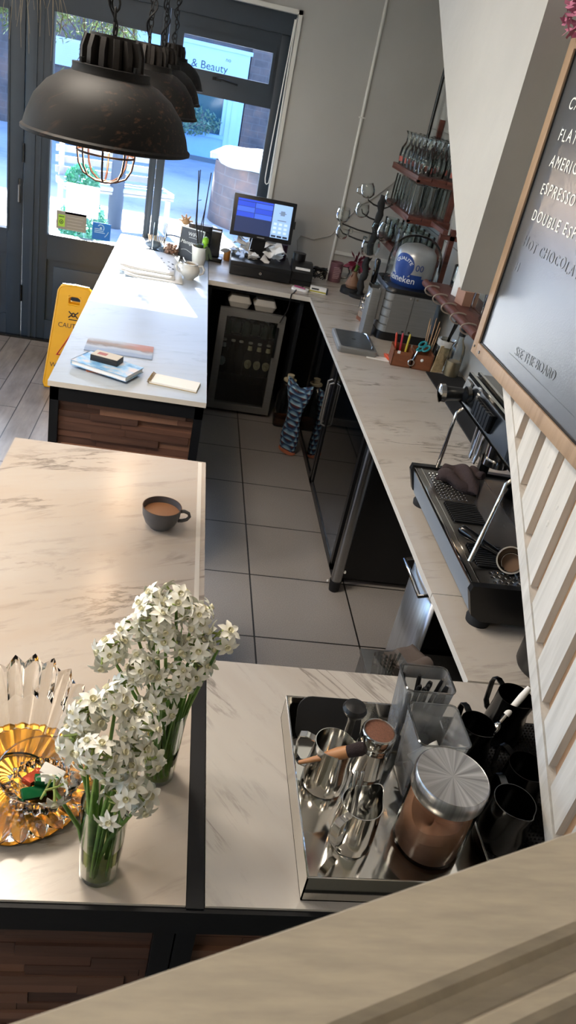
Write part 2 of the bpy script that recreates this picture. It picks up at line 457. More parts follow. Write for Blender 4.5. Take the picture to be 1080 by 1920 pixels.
# planks: centres follow the gap spacing of the photo
k = 0; y = 1.955
edges = [1.955, 1.655, 1.555, 1.455, 1.355, 1.255, 1.155, 1.055, .955, .855, .755, .655, .555, .455, .355, .255, .155, .055, -.3]
edges = [1.955, 1.86, 1.76, 1.667, 1.567, 1.467, 1.367, 1.267, 1.167, 1.067, .967, .867, .767, .667, .567, .467, .367, .267, .167, .067, -.3]
for a, b in zip(edges, edges[1:]):
    a2 = a - (.031 if a < 1.9 else 0)
    mb = MB(); lo = lambda yy: max(.915, LOWE(yy)) + .036
    mb.prism([(b, lo(b)), (a2, lo(a2)), (a2, 2.75), (b, 2.75)], 'x', .803, .820)
    for q in range(2):
        zz = rnd.uniform(lo(a2) + .08, 1.7); yy = rnd.uniform(b + .015, a2 - .015); mb.ball((.803, yy, zz), .006, (.25, 1, 1.5), 1)
    obj('plank', mb, WHITEWASH, pp, smooth=0)
mb = MB()
ux = Vector((.942, .336, 0)); un = Vector((.336, -.942, 0)); O = Vector((-.044, .203, 0))
prof = [(0, 1.695), (.003, 1.70), (.055, 1.70), (.060, 1.697), (.062, 1.688), (.066, 1.684), (.074, 1.684), (.078, 1.688), (.086, 1.688), (.090, 1.684), (.091, 1.66), (.090, 1.62), (.0, 1.62)]
rings = [[O + ux * s_ + un * p + Vector((0, 0, z)) for p, z in prof] for s_ in (-1.1, .885)]
mb.rings(rings); o = obj('stair_handrail', mb, BEIGE, smooth=20); tag(o, 'cream painted wooden rail crossing the bottom of the photo', 'handrail')
mb = MB(); rings = [[O + ux * s_ + un * p + Vector((0, 0, z)) for p, z in ((.02, 1.62), (.085, 1.62), (.085, 0), (.02, 0))] for s_ in (-1.1, .84)]
mb.rings(rings); struct('wall_landing', mb, M('landing_paint', '#6c6b60', .6))

# outside ------------------------------------------------------------------
t = NT('snow'); n = t.noise(t.coords(), 3, 8, .7); n2 = t.noise(t.coords(), .35, 4, .5)
c = t.mix(t.ramp(n2, [(.4, 0.0), (.62, 1.0)]), '#c3cbd4', t.mix(n, '#5f7389', '#c3ced8')); t.base(c, .7); t.bump(n, .9, .08); SNOW = t.m
mb = MB(); mb.box(-16, 16, 6.06, 40, -.3, -.15); struct('ground', mb, SNOW)
t = NT('street_stone'); v = t.coords((1, 1, 1), (PI / 2, 0, 0)); br = t.add('ShaderNodeTexBrick'); t.l(v, br.inputs['Vector'])
for k, x in (('Scale', 1), ('Brick Width', .34), ('Row Height', .15), ('Mortar Size', .008)): br.inputs[k].default_value = x
br.inputs['Color1'].default_value = lin('#464240'); br.inputs['Color2'].default_value = lin('#554c47'); br.inputs['Mortar'].default_value = lin('#5d5e60')
c = t.mix(.5, br.outputs['Color'], t.ramp(t.noise(v, 2.5, 6), [(.3, '#4c4a52'), (.5, '#6f686c'), (.7, '#94776e')])); t.base(c, .9); STONE = t.m
BLUE = M('blue_shopfront', '#86b6e8', .5, var=.04); BLUE2 = M('blue_fascia', '#a6cdf0', .45); NAVYT = M('sign_navy', '#1d3350', .6)
sh = thing('shopfront_building', 'pale blue shop front with a sign across the snowy street', 'building', (0, 20.8, 0))
mb = MB(); mb.box(.95, 9, 0, 6, -.15, 4.7); mb.box(-1.9, .95, .35, 6, -.15, 4.7); mb.box(-12, -1.9, .1, 6, -.15, 4.7); obj('stone_wall', mb, STONE, sh, smooth=0)
mb = MB(); mb.prism([(-.3, 4.6), (6.3, 4.6), (3, 7.6)], 'x', -12, 9); obj('roof', mb, SNOW, sh, smooth=0)
mb = MB(); mb.box(-1.9, .92, -.05, .35, 1.72, 2.28); mb.box(-1.95, .97, -.12, .35, 2.28, 2.36); mb.box(-1.95, .97, -.1, .35, 1.66, 1.74); mb.box(-.62, -.60, -.06, 0, 1.72, 2.28); mb.box(.62, .64, -.06, 0, 1.72, 2.28)
text_into(mb, '& Beauty', .235, (-.42, -.052, 1.83), (1, 0, 0), (0, 0, 1), 1, .004); text_into(mb, 'Hair', .235, (-1.52, -.052, 1.83), (1, 0, 0), (0, 0, 1), 1, .004)
text_into(mb, 'no', .12, (.36, -.052, 2.07), (1, 0, 0), (0, 0, 1), 1, .004)
obj('fascia_sign', mb, [BLUE2, NAVYT], sh, smooth=0)
mb = MB(); mb.box(.54, .92, -.02, .35, -.15, 1.7); mb.box(.66, .8, -.04, 0, .1, 1.6); mb.box(-1.9, -1.6, -.02, .35, -.15, 1.7); obj('pilaster', mb, BLUE2, sh, smooth=0)
mb = MB(); mb.box(-1.6, .54, .0, .3, -.05, .42); mb.box(-1.6, .54, -.05, .3, .42, .5); obj('stall_riser', mb, BLUE, sh, smooth=0)
mb = MB(); mb.box(-1.6, .54, -.06, .3, -.15, -.05); obj('plinth', mb, M('plinth_grey', '#5f6d7a', .8), sh, smooth=0)
mb = MB(); mb.box(-1.6, .54, .1, .12, .5, 1.66); obj('shop_window', mb, M('shop_glass', '#2f5a66', .08), sh, smooth=0)
mb = MB(); mb.box(-.62, -.52, .05, .15, .5, 1.66); mb.box(.44, .54, .03, .15, .5, 1.66); obj('window_post', mb, BLUE2, sh, smooth=0)
mb = MB(); mb.box(-3.5, -2.92, -.02, .1, 1.28, 1.84)
for q in range(11): mb.box(-3.44, -2.98, -.04, -.02, 1.33 + q * .043, 1.352 + q * .043)
obj('louvre_vent', mb, [M('vent_white', '#b9cbe0', .5)], sh, smooth=0)
mb = MB(); mb.box(1.35, 1.75, -.02, .0, 1.62, 1.74); obj('number_plate', mb, PAPER, sh, smooth=0)
mb = MB(); mb.box(1.62, 1.82, -.03, .0, .35, .5); obj('vent_grille', mb, DARKST, sh, smooth=0)
def leafball(mb, c, r, n, s, sc=(1, 1, 1), mi=0):
    for _ in range(n):
        d = Vector((rnd.gauss(0, 1), rnd.gauss(0, 1), rnd.gauss(0, 1))).normalized() * r * rnd.uniform(.75, 1.05)
        p = Vector(c) + Vector((d.x * sc[0], d.y * sc[1], d.z * sc[2]))
        a = Vector((rnd.gauss(0, 1), rnd.gauss(0, 1), rnd.gauss(0, 1))).normalized() * s; b = a.orthogonal().normalized() * s * .5
        mb.poly([p - a, p + b, p + a, p - b], mi)
HEDGE = M('hedge_leaf', '#3f6a5a', .6, col2='#7d9a86', vs=5)
mb = MB(); leafball(mb, (-.5, 20.4, .75), .42, 900, .05, (2.2, .6, .8)); o = obj('reflected_hedge', mb, HEDGE, smooth=0); tag(o, 'green hedge of leaves standing in for the reflection in the shop window', 'reflected_hedge')  # leaves put in to imitate greenery reflected in the shop glass
pl = thing('stone_planter', 'round stone planter topped with thick snow across the street', 'planter', (1.28, 13.3, -.15))
mb = MB(); mb.lathe([(0, 0), (1.02, 0), (1.0, .9), (.85, .95), (0, .95)], 40); obj('stone_wall', mb, STONE, pl)
mb = MB()
mb.lathe([(1.04, .9), (1.05, .98), (.9, 1.07), (.5, 1.11), (0, 1.12)], 40, f=lambda r, z, t: (r * (1 + .04 * math.sin(5 * t) + .03 * math.sin(11 * t)), z + .02 * math.sin(7 * t + r * 9))); obj('snow_cap', mb, SNOW, pl)
mb = MB(); leafball(mb, (0, -.3, 1.1), .3, 60, .05, (1, 1, .4)); obj('sprigs', mb, HEDGE, pl, smooth=0)
be = thing('snowy_bench', 'snow covered slatted bench on the pavement outside the glass', 'bench', (-1.05, 11.4, -.15), .4)
for q in range(4):
    mb = MB(); mb.box(-.75, .75, -.25 + q * .13, -.15 + q * .13, .43, .46); obj('seat_slat', mb, M('bench_wood', '#a8a19a', .7) if q == 0 else bpy.data.materials['bench_wood'], be)
for q in range(3):
    mb = MB(); mb.box(-.75, .75, .27, .3, .55 + q * .13, .63 + q * .13); obj('back_slat', mb, bpy.data.materials['bench_wood'], be)
for s_ in (-1, 1):
    for y_ in (-.22, .26):
        mb = MB(); mb.box(s_ * .68 - .03, s_ * .68 + .03, y_ - .03, y_ + .03, 0, .44 if y_ < 0 else .92); obj('leg', mb, bpy.data.materials['bench_wood'], be)
mb = MB(); mb.box(-.76, .76, -.26, .25, .462, .53, bev=.03); obj('snow_layer', mb, SNOW, be)
lp = thing('added_shade_tree', 'evergreen tree outside the left pane, its crown added to shade the right window', 'tree', (-1.0, 11.2, -.15))  # trunk stands for a post outside; crown added to keep sun off the right window
mb = MB(); mb.tube([(-.02, 0, 0), (0, 0, 2.2), (.02, 0, 4.6)], [.1, .085, .06], 10); obj('trunk', mb, M('bark', '#4d5763', .9), lp)
mb = MB(); leafball(mb, (.12, 0, 5.75), .8, 5200, .085, (.72, .75, 1.15)); leafball(mb, (.12, 0, 5.75), .5, 3200, .085, (.8, .75, 1.4)); obj('crown', mb, HEDGE, lp, smooth=0)
dup(lp, (-3.27, 11.2, -.15), 1.0, 'unseen evergreen tree added to block the sun through the door').scale = (1.5, 1.4, .9)  # unseen copy added to keep the sun patch off the plank floor
tp = thing('topiary', 'clipped round topiary in a pot just outside the posters', 'topiary', (-.86, 6.55, -.15))
mb = MB(); mb.cyl((0, 0, 0), (0, 0, .42), .16, .2); obj('pot', mb, DARKST, tp)
mb = MB(); mb.cyl((0, 0, .4), (0, 0, 1.1), .02); obj('stem', mb, bpy.data.materials['bark'], tp)
TEAL = M('topiary_leaf', '#2f8a70', .5, col2='#8fd0b4', vs=30)
mb = MB(); leafball(mb, (.02, 0, .92), .19, 1500, .022); leafball(mb, (0, 0, .66), .14, 900, .022); leafball(mb, (.0, 0, 1.24), .125, 900, .022); obj('foliage', mb, TEAL, tp, smooth=0)
mb = MB(); x0 = -1.6
for q in range(110):
    a = Vector((rnd.uniform(-1.5, -.5), rnd.uniform(6.12, 6.35), 2.36)); ln = rnd.uniform(.16, .34) * (1.7 if abs(a.x + .84) < .06 else 1)
    p = [a + Vector((rnd.uniform(-.03, .03) * k, rnd.uniform(-.02, .02) * k, -ln * k / 3)) for k in range(4)]
    mb.tube(p, .003, 4, mi=1)
    for k in range(26):
        b = p[rnd.randrange(1, 4)] + Vector((rnd.gauss(0, .02), rnd.gauss(0, .02), rnd.gauss(0, .025))); d = Vector((rnd.gauss(0, 1), rnd.gauss(0, 1), rnd.gauss(-.6, 1))).normalized() * .022; e = d.orthogonal().normalized() * .004
        mb.poly([b - d, b + e, b + d, b - e], 0)
o = obj('hanging_greenery', mb, [M('greenery', '#4d6b2e', .5, col2='#93a862', vs=12), M('twig', '#5d4a35', .8)], smooth=0); tag(o, 'trailing green foliage hanging outside above the door glass', 'plant')
mb = MB()
for q in range(26):
    a = Vector((-1.1 + rnd.uniform(-.1, .1), 5.66 + rnd.uniform(-.05, .05), 3.0)); pts = [a]; dx = rnd.uniform(-.05, .06); L_ = rnd.uniform(.8, 1.1)
    for k in range(1, 8): pts.append(a + Vector((dx * k / 3 + rnd.uniform(-.022, .022), rnd.uniform(-.02, .02), -L_ * k / 7)))
    mb.tube(pts, [.0022] * 4 + [.0018, .0016, .0013, .001], 5)
o = obj('dried_twigs', mb, M('dry_twig', '#8b7f6a', .8)); tag(o, 'bundle of dried pale twigs hanging in front of the dark door post', 'dried twigs')
# ------------------------------------------------------------------ counters
ZC = .90
def worktop(label, poly, mat, name='worktop', th=.022, z=ZC):
    mb = MB(); mb.prism(poly, 'z', z - th, z)
    for f in mb.bm.faces:
        f.normal_update()
        if abs(f.normal.z) < .5: f.material_index = 1
    o = obj(name, mb, [mat, EDGE], smooth=0)
    return tag(o, label, 'worktop')
R4 = lambda x0, x1, y0, y1: [(x0, y0), (x1, y0), (x1, y1), (x0, y1)]
worktop('pale marble worktop of the counter running to the window', R4(-.478, .155, 2.942, 5.86), MARB_L)
worktop('warm marble worktop holding the coffee cup and flower vases', [(-.49, .772), (.13, .772), (.13, 1.385), (.155, 1.385), (.155, 2.408), (-.49, 2.408)], MARB_C)
worktop('grey veined marble worktop under the steel tray', R4(.163, 1.55, .772, 1.385), MARB_N)
worktop('short streaked worktop piece in front of the joint', R4(.825, 1.55, 1.392, 1.756), MARB_R)
worktop('long streaked worktop carrying the espresso machine', R4(.825, 1.55, 1.759, 4.962), MARB_R)
worktop('marble worktop under the till by the back wall', R4(.16, 1.55, 4.968, 5.80), MARB_R, th=.03)
mb = MB(); mb.box(.128, .141, 1.40, 2.40, .9, .9008); o = obj('edge_trim', mb, EDGE, smooth=0); tag(o, 'thin pale trim strip along the aisle edge of the warm marble top', 'trim')

def clad_face(mb, u0, u1, z0, z1, fn, h=.03):
    z = z0
    while z < z1 - .004:
        hh = min(rnd.uniform(h * .7, h * 1.25), z1 - z); u = u0 - rnd.uniform(0, .15)
        while u < u1:
            w = rnd.uniform(.12, .34); a, b = max(u, u0), min(u + w, u1)
            if b - a > .005: fn(mb, a, b - .0012, z, z + hh - .0012, rnd.uniform(.004, .018))
            u += w
        z += hh
fy = lambda y: (lambda mb, a, b, z0, z1, d: mb.box(a, b, y - d, y, z0, z1))
fx = lambda x: (lambda mb, a, b, z0, z1, d: mb.box(x - d, x, a, b, z0, z1))
def base_unit(label, x0, x1, y0, y1, top=.878, left=True, right=True, front=True, bar=None):
    r = thing('counter_base', label, 'counter', ((x0 + x1) / 2, (y0 + y1) / 2, 0)); cx, cy = (x0 + x1) / 2, (y0 + y1) / 2
    off = Vector((-cx, -cy, 0))
    def put(n, mb, m, **k):
        for v in mb.bm.verts: v.co += off
        return obj(n, mb, m, r, **k)
    mb = MB(); p = .035
    for a, b in ((x0, y0), (x1 - p, y0), (x0, y1 - p), (x1 - p, y1 - p)): mb.box(a, a + p, b, b + p, 0, top)
    mb.box(x0, x1, y0, y0 + p, top - .06, top); mb.box(x0, x1, y1 - p, y1, top - .06, top); mb.box(x0, x0 + p, y0, y1, top - .06, top); mb.box(x1 - p, x1, y0, y1, top - .06, top)
    mb.box(x0, x1, y0, y0 + p, .0, .04)
    put('metal_frame', mb, BLACKM, smooth=0)
    if bar:
        mb = MB(); mb.box(bar[0], bar[1], .762, .7715, .835, .895); mb.box(bar[0], bar[1], .7715, y0, .835, .86); put('front_bar', mb, BLACKM, smooth=0)
    mb = MB(); mb.box(x0 + .03, x1 - .008, y0 + .03, y1 - .008, .02, top - .005); put('carcass', mb, DARKN, smooth=0)
    mb = MB()
    if front: clad_face(mb, x0 + p, x1 - p, .04, top - .062, fy(y0 + .03))
    if left: clad_face(mb, y0 + p, y1 - p, .04, top - .062, fx(x0 + .03))
    put('wood_cladding', mb, CLAD, smooth=0)
    return r
base_unit('counter below the pale worktop with split wood end and black frame', -.47, .148, 2.95, 5.72)
base_unit('counter clad in split wood under the warm marble top', -.48, .122, .78, 2.40, bar=(-.49, .124))
base_unit('counter clad in split wood under the grey veined marble top', .125, 1.53, .78, 1.38, left=False, bar=(.124, 1.53))
mb = MB(); mb.box(.131, .161, .768, 1.386, .86, .8985); o = obj('divider_bar', mb, BLACKM, smooth=0); tag(o, 'black metal bar between the two front marble tops', 'bar')

# space below the back counter
r = thing('back_counter_base', 'dark open shelving frame under the till worktop', 'shelving', (.16, 5.0, 0))
mb = MB()
mb.box(0, .03, .02, .78, 0, .87); mb.box(.62, .645, .03, .78, .0, .87); mb.box(0, 1.39, .72, .76, 0, .87); mb.box(.645, .72, .2, .7, .60, .62)
obj('panels', mb, DARKN, r, smooth=0)
mb = MB(); mb.box(.03, .62, .0, .02, .845, .868); obj('rail', mb, BLACKM, r, smooth=0)

fr = thing('bottle_fridge', 'small glass-door drinks fridge with a steel frame under the till', 'fridge', (.482, 4.99, 0))
mb = MB(); w, d, h = .219, .5, .735
mb.box(-w, -w + .03, .045, d, .02, h); mb.box(w - .03, w, .045, d, .02, h); mb.box(-w, w, .045, d, h - .04, h); mb.box(-w, w, .045, d, .02, .06); mb.box(-w, w, d - .02, d, .02, h)
mb.box(-w + .02, w - .02, .06, .09, 0, .02)
obj('cabinet', mb, BLACKP, fr, smooth=0)
mb = MB(); f = .048
def mitre(mb, x0, x1, z0, z1, f, y0, y1):
    O_ = [(x0, z0), (x1, z0), (x1, z1), (x0, z1)]; I_ = [(x0 + f, z0 + f), (x1 - f, z0 + f), (x1 - f, z1 - f), (x0 + f, z1 - f)]
    for k in range(4):
        j = (k + 1) % 4; mb.prism([O_[k], O_[j], I_[j], I_[k]], 'y', y0, y1)
mitre(mb, -w, w, .025, h, f, 0, .04); df = obj('door_frame', mb, STEELD, fr, smooth=0)
mb = MB(); mb.box(-w + f, w - f, .015, .019, .025 + f, h - f); obj('glass', mb, GLASSD, df, smooth=0)
mb = MB(); mb.box(w - f - .004, w - f + .012, -.01, 0, .45, .66); obj('handle', mb, BLACKM, df)
for zz in (.27, .545):
    mb = MB()
    for q in range(9): mb.tube([(-w + .035, .07 + q * .05, zz), (w - .035, .07 + q * .05, zz)], .0025, 5)
    obj('wire_shelf', mb, CHROME, fr)
BEER = M('brown_bottle', '#1c1a14', .08); GREENB = M('green_bottle', '#16281b', .08)
def bottle(label, loc, mat, lab, group, capc=None, h=.23):
    r = thing('drinks_bottle', label, 'bottle', loc, 0, group)
    mb = MB(); mb.lathe([(0, 0), (.029, 0), (.031, .006), (.031, .6 * h), (.026, .7 * h), (.013, .82 * h), (.0125, .97 * h), (.0, .97 * h)], 16); obj('body', mb, mat, r)
    mb = MB(); mb.cyl((0, 0, .955 * h), (0, 0, h), .0145, seg=14); obj('cap', mb, capc or CARD, r)
    if lab:
        mb = MB(); mb.rings([[Vector((.0316 * math.cos(-PI / 2 + q * math.cos(a) / .0316), .0316 * math.sin(-PI / 2 + q * math.cos(a) / .0316), .36 * h + q * 1.15 * math.sin(a))) for a in [2 * PI * i / 20 for i in range(20)]] for q in (.002, .014, .028)], True, (False, False)); mb.lathe([(.0185, .77 * h), (.0137, .9 * h)], 14, a0=-PI * .85, a1=-PI * .15); obj('label', mb, lab, r)
    return r
LAB = M('cream_label', '#a59c7a', .6, col2='#d6ceb0', vs=30); LABW = M('pale_label', '#9aa7b0', .6)
nm = ['left', 'middle', 'right']
for k, x in enumerate((.505, .568, .63)): bottle(f'beer bottle with round cream label on the lower fridge shelf, {nm[k]} of three', (x, 5.075, .274), BEER, LAB, 'labelled bottles in the fridge')
for k, x in enumerate((.325, .385, .44)): bottle(f'dark bottle beside the labelled beers on the lower shelf, {["nearest the hinge side", "second along", "next to the labels"][k]}', (x, 5.075, .274), BEER, LABW if k == 0 else None, 'plain bottles in the fridge')
for k, x in enumerate((.33, .395, .46, .525, .59, .64)): bottle(f'short capped bottle on the upper fridge shelf, {["first", "second", "third", "fourth", "fifth", "sixth"][k]} from the left', (x, 5.08 + .035 * (k % 2), .549), GREENB, None, 'bottles on the upper fridge shelf', LABW, .115)
for k, x in enumerate((.385, .555)):
    r = thing('takeaway_box', f'grey clamshell takeaway box on the fridge, {"by the counter end" if k == 0 else "by the open shelving"}', 'box', (x, 5.10, .735), 0, 'takeaway boxes on the fridge')
    mb = MB(); mb.rrect(-.075, .075, -.07, .07, .02, (0, .035), ins=(.015, 0)); obj('base', mb, CARD, r)
    mb = MB(); mb.rrect(-.077, .077, -.072, .072, .02, (.036, .04, .075), ins=(0, 0, .018)); obj('lid', mb, CARD, r)
r = thing('liquid_container', 'big clear plastic bottle of brown liquid beside the fridge', 'bottle', (.80, 4.93, 0))
mb = MB(); mb.rrect(-.07, .07, -.06, .06, .03, (0, .01, .22, .29, .33), ins=(.006, 0, 0, .035, .05)); obj('body', mb, GLASSD, r)
mb = MB(); mb.rrect(-.064, .064, -.054, .054, .028, (.006, .06)); obj('liquid', mb, M('brown_liquid', '#6b3a22', .25), r)
mb = MB(); mb.cyl((0, 0, .33), (0, 0, .372), .024); mb.cyl((0, 0, .328), (0, 0, .338), .045); obj('cap', mb, M('cream_plastic', '#b3ab92', .5), r)
# patterned draught bag leaning on the cooler door
t = NT('scale_pattern'); v = t.coords((1, 1, 1), kind='Object'); sx = t.add('ShaderNodeSeparateXYZ'); t.l(v, sx.inputs[0])
row = t.math('FLOOR', t.math('DIVIDE', sx.outputs[2], .034)); fz = t.math('FRACT', t.math('DIVIDE', sx.outputs[2], .034))
u = t.math('FRACT', t.math('ADD', t.math('DIVIDE', t.math('ADD', sx.outputs[0], sx.outputs[1]), .028), t.math('MULTIPLY', row, .5)))
tri = t.math('ABSOLUTE', t.math('SUBTRACT', u, .5))
c = t.ramp(t.math('ADD', t.math('MULTIPLY', fz, .6), tri), [(.0, '#b9d3df'), (.35, '#7fa9c4'), (.55, '#2d4d78'), (.75, '#16243c'), (.95, '#5b2b35')]); t.base(c, .8); SCALES = t.m
r = thing('patterned_bag', 'tall blue scale-patterned fabric bag with orange fringe on the floor', 'bag', (.80, 4.5, 0), 0)
mb = MB(); rings = []
for k in range(13):
    s_ = k / 12; z = .02 + .44 * s_; wd = .072 + .01 * math.sin(s_ * 9) + (.04 * max(0, s_ - .7) / .3); th = .034 + .006 * math.sin(7 * s_ + 1)
    ring = []
    for q in range(24):
        a = 2 * PI * q / 24; x = wd * math.cos(a); y = th * math.sin(a)
        ring.append(Vector((x * .62 + y * .3, -x * .6 + y, z + (.06 * abs(math.cos(a)) - .03 if k == 12 else 0))))
    rings.append(ring)
mb.rings(rings, True, (True, False)); obj('cloth', mb, SCALES, r, solid=.003)
mb = MB()
for q in range(40):
    a = 2 * PI * q / 40; b = Vector((.045 * math.cos(a) * .62 + .03 * math.sin(a) * .3, -.045 * math.cos(a) * .6 + .03 * math.sin(a), .03)); o_ = Vector((b.x, b.y, 0)) * .55
    mb.tube([b, b + o_ + Vector((0, 0, -.012)), b + o_ * 1.3 + Vector((0, 0, -.024))], .004, 5)
obj('fringe', mb, M('orange_fringe', '#b5694a', .8), r)

# under the right-hand counter
r = thing('bar_cooler', 'black two-door bar cooler under the streaked worktop', 'cooler', (.885, 3.06, 0))
mb = MB(); mb.box(.03, .62, 0, 1.70, .03, .865); obj('cabinet', mb, BLACKP, r, smooth=0)
DOORG = M('dark_door_glass', '#070a0d', .03); 
for k, (a, b) in enumerate(((.02, .905), (.925, 1.69))):
    mb = MB(); fw = .035
    for q in ((a, a + fw, .06, .85), (b - fw, b, .06, .85), (a, b, .06, .06 + fw), (a, b, .85 - fw, .85)): mb.box(0, .028, q[0], q[1], q[2], q[3])
    d_ = obj('door', mb, BLACKP, r, smooth=0)
    mb = MB(); mb.box(.006, .012, a + fw, b - fw, .06 + fw, .85 - fw); obj('glass', mb, DOORG, d_, smooth=0)
    mb = MB(); yy = b - .018 if k == 0 else a + .018
    mb.tube([(0, yy, .45), (-.022, yy, .46), (-.022, yy, .70), (0, yy, .71)], .006, 8); obj('handle', mb, STEELD, d_)
mb = MB(); mb.box(.02, .03, 0, 1.7, .01, .055); obj('kick_plate', mb, BLACKM, r, smooth=0)
r = thing('support_post', 'round steel counter leg with a black foot beside the cooler', 'leg', (.905, 2.995, 0))
mb = MB(); mb.cyl((0, 0, .05), (0, 0, .878), .027, seg=24); obj('tube', mb, STEEL, r)
mb = MB(); mb.cyl((0, 0, 0), (0, 0, .06), .024, .031, seg=24); obj('foot', mb, RUBBER, r)
mb = MB(); mb.cyl((-.028, .028, .03), (-.035, .032, .03), .006); mb.cyl((.03, -.01, .12), (.027, -.02, .12), .006); obj('screw', mb, PAPER, r)
r = thing('glasswasher', 'tall polished steel glasswasher under the short end of the right counter', 'glasswasher', (.88, 1.86, 0))
mb = MB(); mb.box(.02, .6, 0, .27, .05, .8775, bev=.004); mb.box(.02, .6, .02, .25, 0, .05); obj('body', mb, DARKST, r)
mb = MB()
mb.sheet(lambda u, v: (.02 - .018 * math.sin(PI * u) ** .6, u * .27, .1 + .76 * v), 12, 2); obj('door', mb, M('washer_steel', '#c6cacd', .3, .9, var=.15, vs=5, stretch=(1, 14, .6)), r, solid=.003)
mb = MB(); mb.tube([(.0, .03, .80), (-.03, .03, .79), (-.03, .24, .79), (.0, .24, .80)], .007, 8); obj('handle', mb, CHROME, r)
r = thing('steel_cabinet', 'low brushed steel cabinet at the end of the aisle', 'cabinet', (.70, 1.42, 0))
mb = MB(); mb.box(.0, .6, .0, .42, .05, .58); obj('body', mb, STEELD, r, smooth=0)
mb = MB(); mb.box(-.005, .6, -.005, .425, .581, .60, bev=.004); obj('top', mb, STEEL, r)
mb = MB(); mb.box(.54, .6, .0, .32, .6, .877); obj('upstand', mb, STEELD, r, smooth=0)
mb = MB(); mb.box(.02, .58, .02, .40, 0, .05); obj('plinth', mb, BLACKM, r, smooth=0)
mb = MB(); mb.tube([(0, .30, .50), (-.03, .30, .52), (-.03, .38, .52), (0, .38, .5)], .012, 8); obj('handle', mb, BLACKP, r)
r = thing('folded_cloth', 'folded grey-brown cloth on the low steel cabinet', 'cloth', (.82, 1.77, .60), .5)
CLOTHG = M('grey_cloth', '#5d5450', .95, bump=.4, bs=180)
mb = MB()
for k in range(4):
    mb.sheet(lambda u, v, k=k: (-.06 + .12 * u, -.04 + .08 * v + .004 * math.sin(9 * u + k), .006 + .013 * k + .008 * math.sin(3 * u + k) * (k > 2)), 10, 6)
mb.tube([(-.06 + .12 * u / 8, -.042, .026 + .003 * math.sin(u)) for u in range(9)], .022, 10)
obj('folds', mb, CLOTHG, r, solid=.008)
tag(r, 'folded grey-brown cloth on the low steel cabinet', 'cloth')
r = thing('clear_tub', 'clear plastic tub in front of the folded cloth', 'tub', (.745, 1.70, .60), .3)
mb = MB(); mb.rrect(-.045, .045, -.04, .04, .015, (0, .002, .085), ins=(.008, .006, 0), caps=(True, False)); obj('body', mb, ACRYL, r)
mb = MB()
for k in range(5): mb.tube([(-.03 + .014 * k, -.01 + .006 * k, .005), (-.034 + .016 * k, .005, .10)], .004, 6)
obj('straws', mb, GLASSD, r)

# ------------------------------------------------------------ pendant lamps
LAMPB = M('aged_lamp_metal', '#191513', .6, .2, var=.25, vs=7, stretch=(1, 1, 6), bump=.1, bs=30)
t = NT('brushed_lamp'); v = t.coords((1, 1, 1), (0.6, .3, .4)); mp = t.add('ShaderNodeMapping'); mp.inputs['Scale'].default_value = (2, 45, 45); t.l(v, mp.inputs[0])
n = t.noise(mp.outputs[0], 2.5, 6, .6); g = t.noise(t.coords(), 6, 3)
c = t.mix(t.math('MULTIPLY', t.ramp(n, [(.55, 0.0), (.72, 1.0)]), t.ramp(g, [(.42, 0.0), (.62, .55)])), '#0b0a0a', '#6b4c36'); t.base(c, .6, 0); t.b.inputs['Specular IOR Level'].default_value = .22; LAMPS = t.m
COPPER = M('copper_wire', '#2a1410', .5, .2)
BULB = M('lit_bulb', '#ffd9a0', .4, emis='#ffb765', es=30)
pos = [(-.2, 1.88, 1.92), (-.2, 2.95, 1.92), (-.2, 3.85, 1.918), (-.2, 4.9, 1.94)]
lab = ['nearest of the row above the counters', 'second in the row from the camera', 'third in the row towards the window', 'closest to the window']
L0 = thing('pendant_lamp', 'big dark metal pendant lamp, ' + lab[0], 'lamp', pos[0], 0, 'dark industrial pendant lamps')
mb = MB(); mb.lathe([(.1765, -.004), (.181, -.002), (.181, .004), (.176, .008), (.170, .03), (.155, .066), (.13, .096), (.10, .116), (.082, .122), (.080, .130), (.0805, .138), (.06, .139), (0, .139)], 64); mb.lathe([(.176, -.003), (.169, .028), (.153, .062), (.128, .092), (.098, .111), (0, .112)], 48)
obj('shade', mb, LAMPS, L0, smooth=35)
mb = MB(); mb.cyl((0, 0, .139), (0, 0, .19), .045, seg=24)
for k in range(14):
    a = 2 * PI * k / 14; m = Matrix.Rotation(a, 4, 'Z')
    mb.prism([(.03, .139), (.066, .139), (.066, .168), (.058, .192), (.03, .192)], 'y', -.0055, .0055, mat=m)
mb.cyl((0, 0, .188), (0, 0, .197), .046, seg=24)
obj('heat_sink', mb, LAMPB, L0)
mb = MB()
for k in range(4):
    a = PI / 4 + PI / 2 * k; mb.tube([(.076 * math.cos(a), .076 * math.sin(a), .139), (.076 * math.cos(a), .076 * math.sin(a), .149)], .005, 8)
obj('bolt', mb, BLACKM, L0)
cg = MB(); rc = .062; zb = -.085
for k in range(8):
    a = 2 * PI * k / 8
    cg.tube([(rc * math.cos(a) * q, rc * math.sin(a) * q, z) for q, z in ((1, .02), (1, -.03), (.93, -.055), (.75, -.074), (.4, -.084), (.12, -.086))], .0022, 6)
cg.tube([(rc * math.cos(2 * PI * k / 40), rc * math.sin(2 * PI * k / 40), -.028) for k in range(40)], .0022, 6, True)
cg.tube([(.011 * math.cos(2 * PI * k / 16), .011 * math.sin(2 * PI * k / 16), -.086) for k in range(16)], .0026, 6, True)
obj('wire_cage', cg, COPPER, L0)
mb = MB(); mb.ball((0, 0, .012), .03, (1, 1, 1.3), 3); obj('bulb', mb, BULB, L0)
mb = MB(); mb.cyl((0, 0, .06), (0, 0, .115), .02); obj('socket', mb, BLACKM, L0)
mb = MB(); z = .20
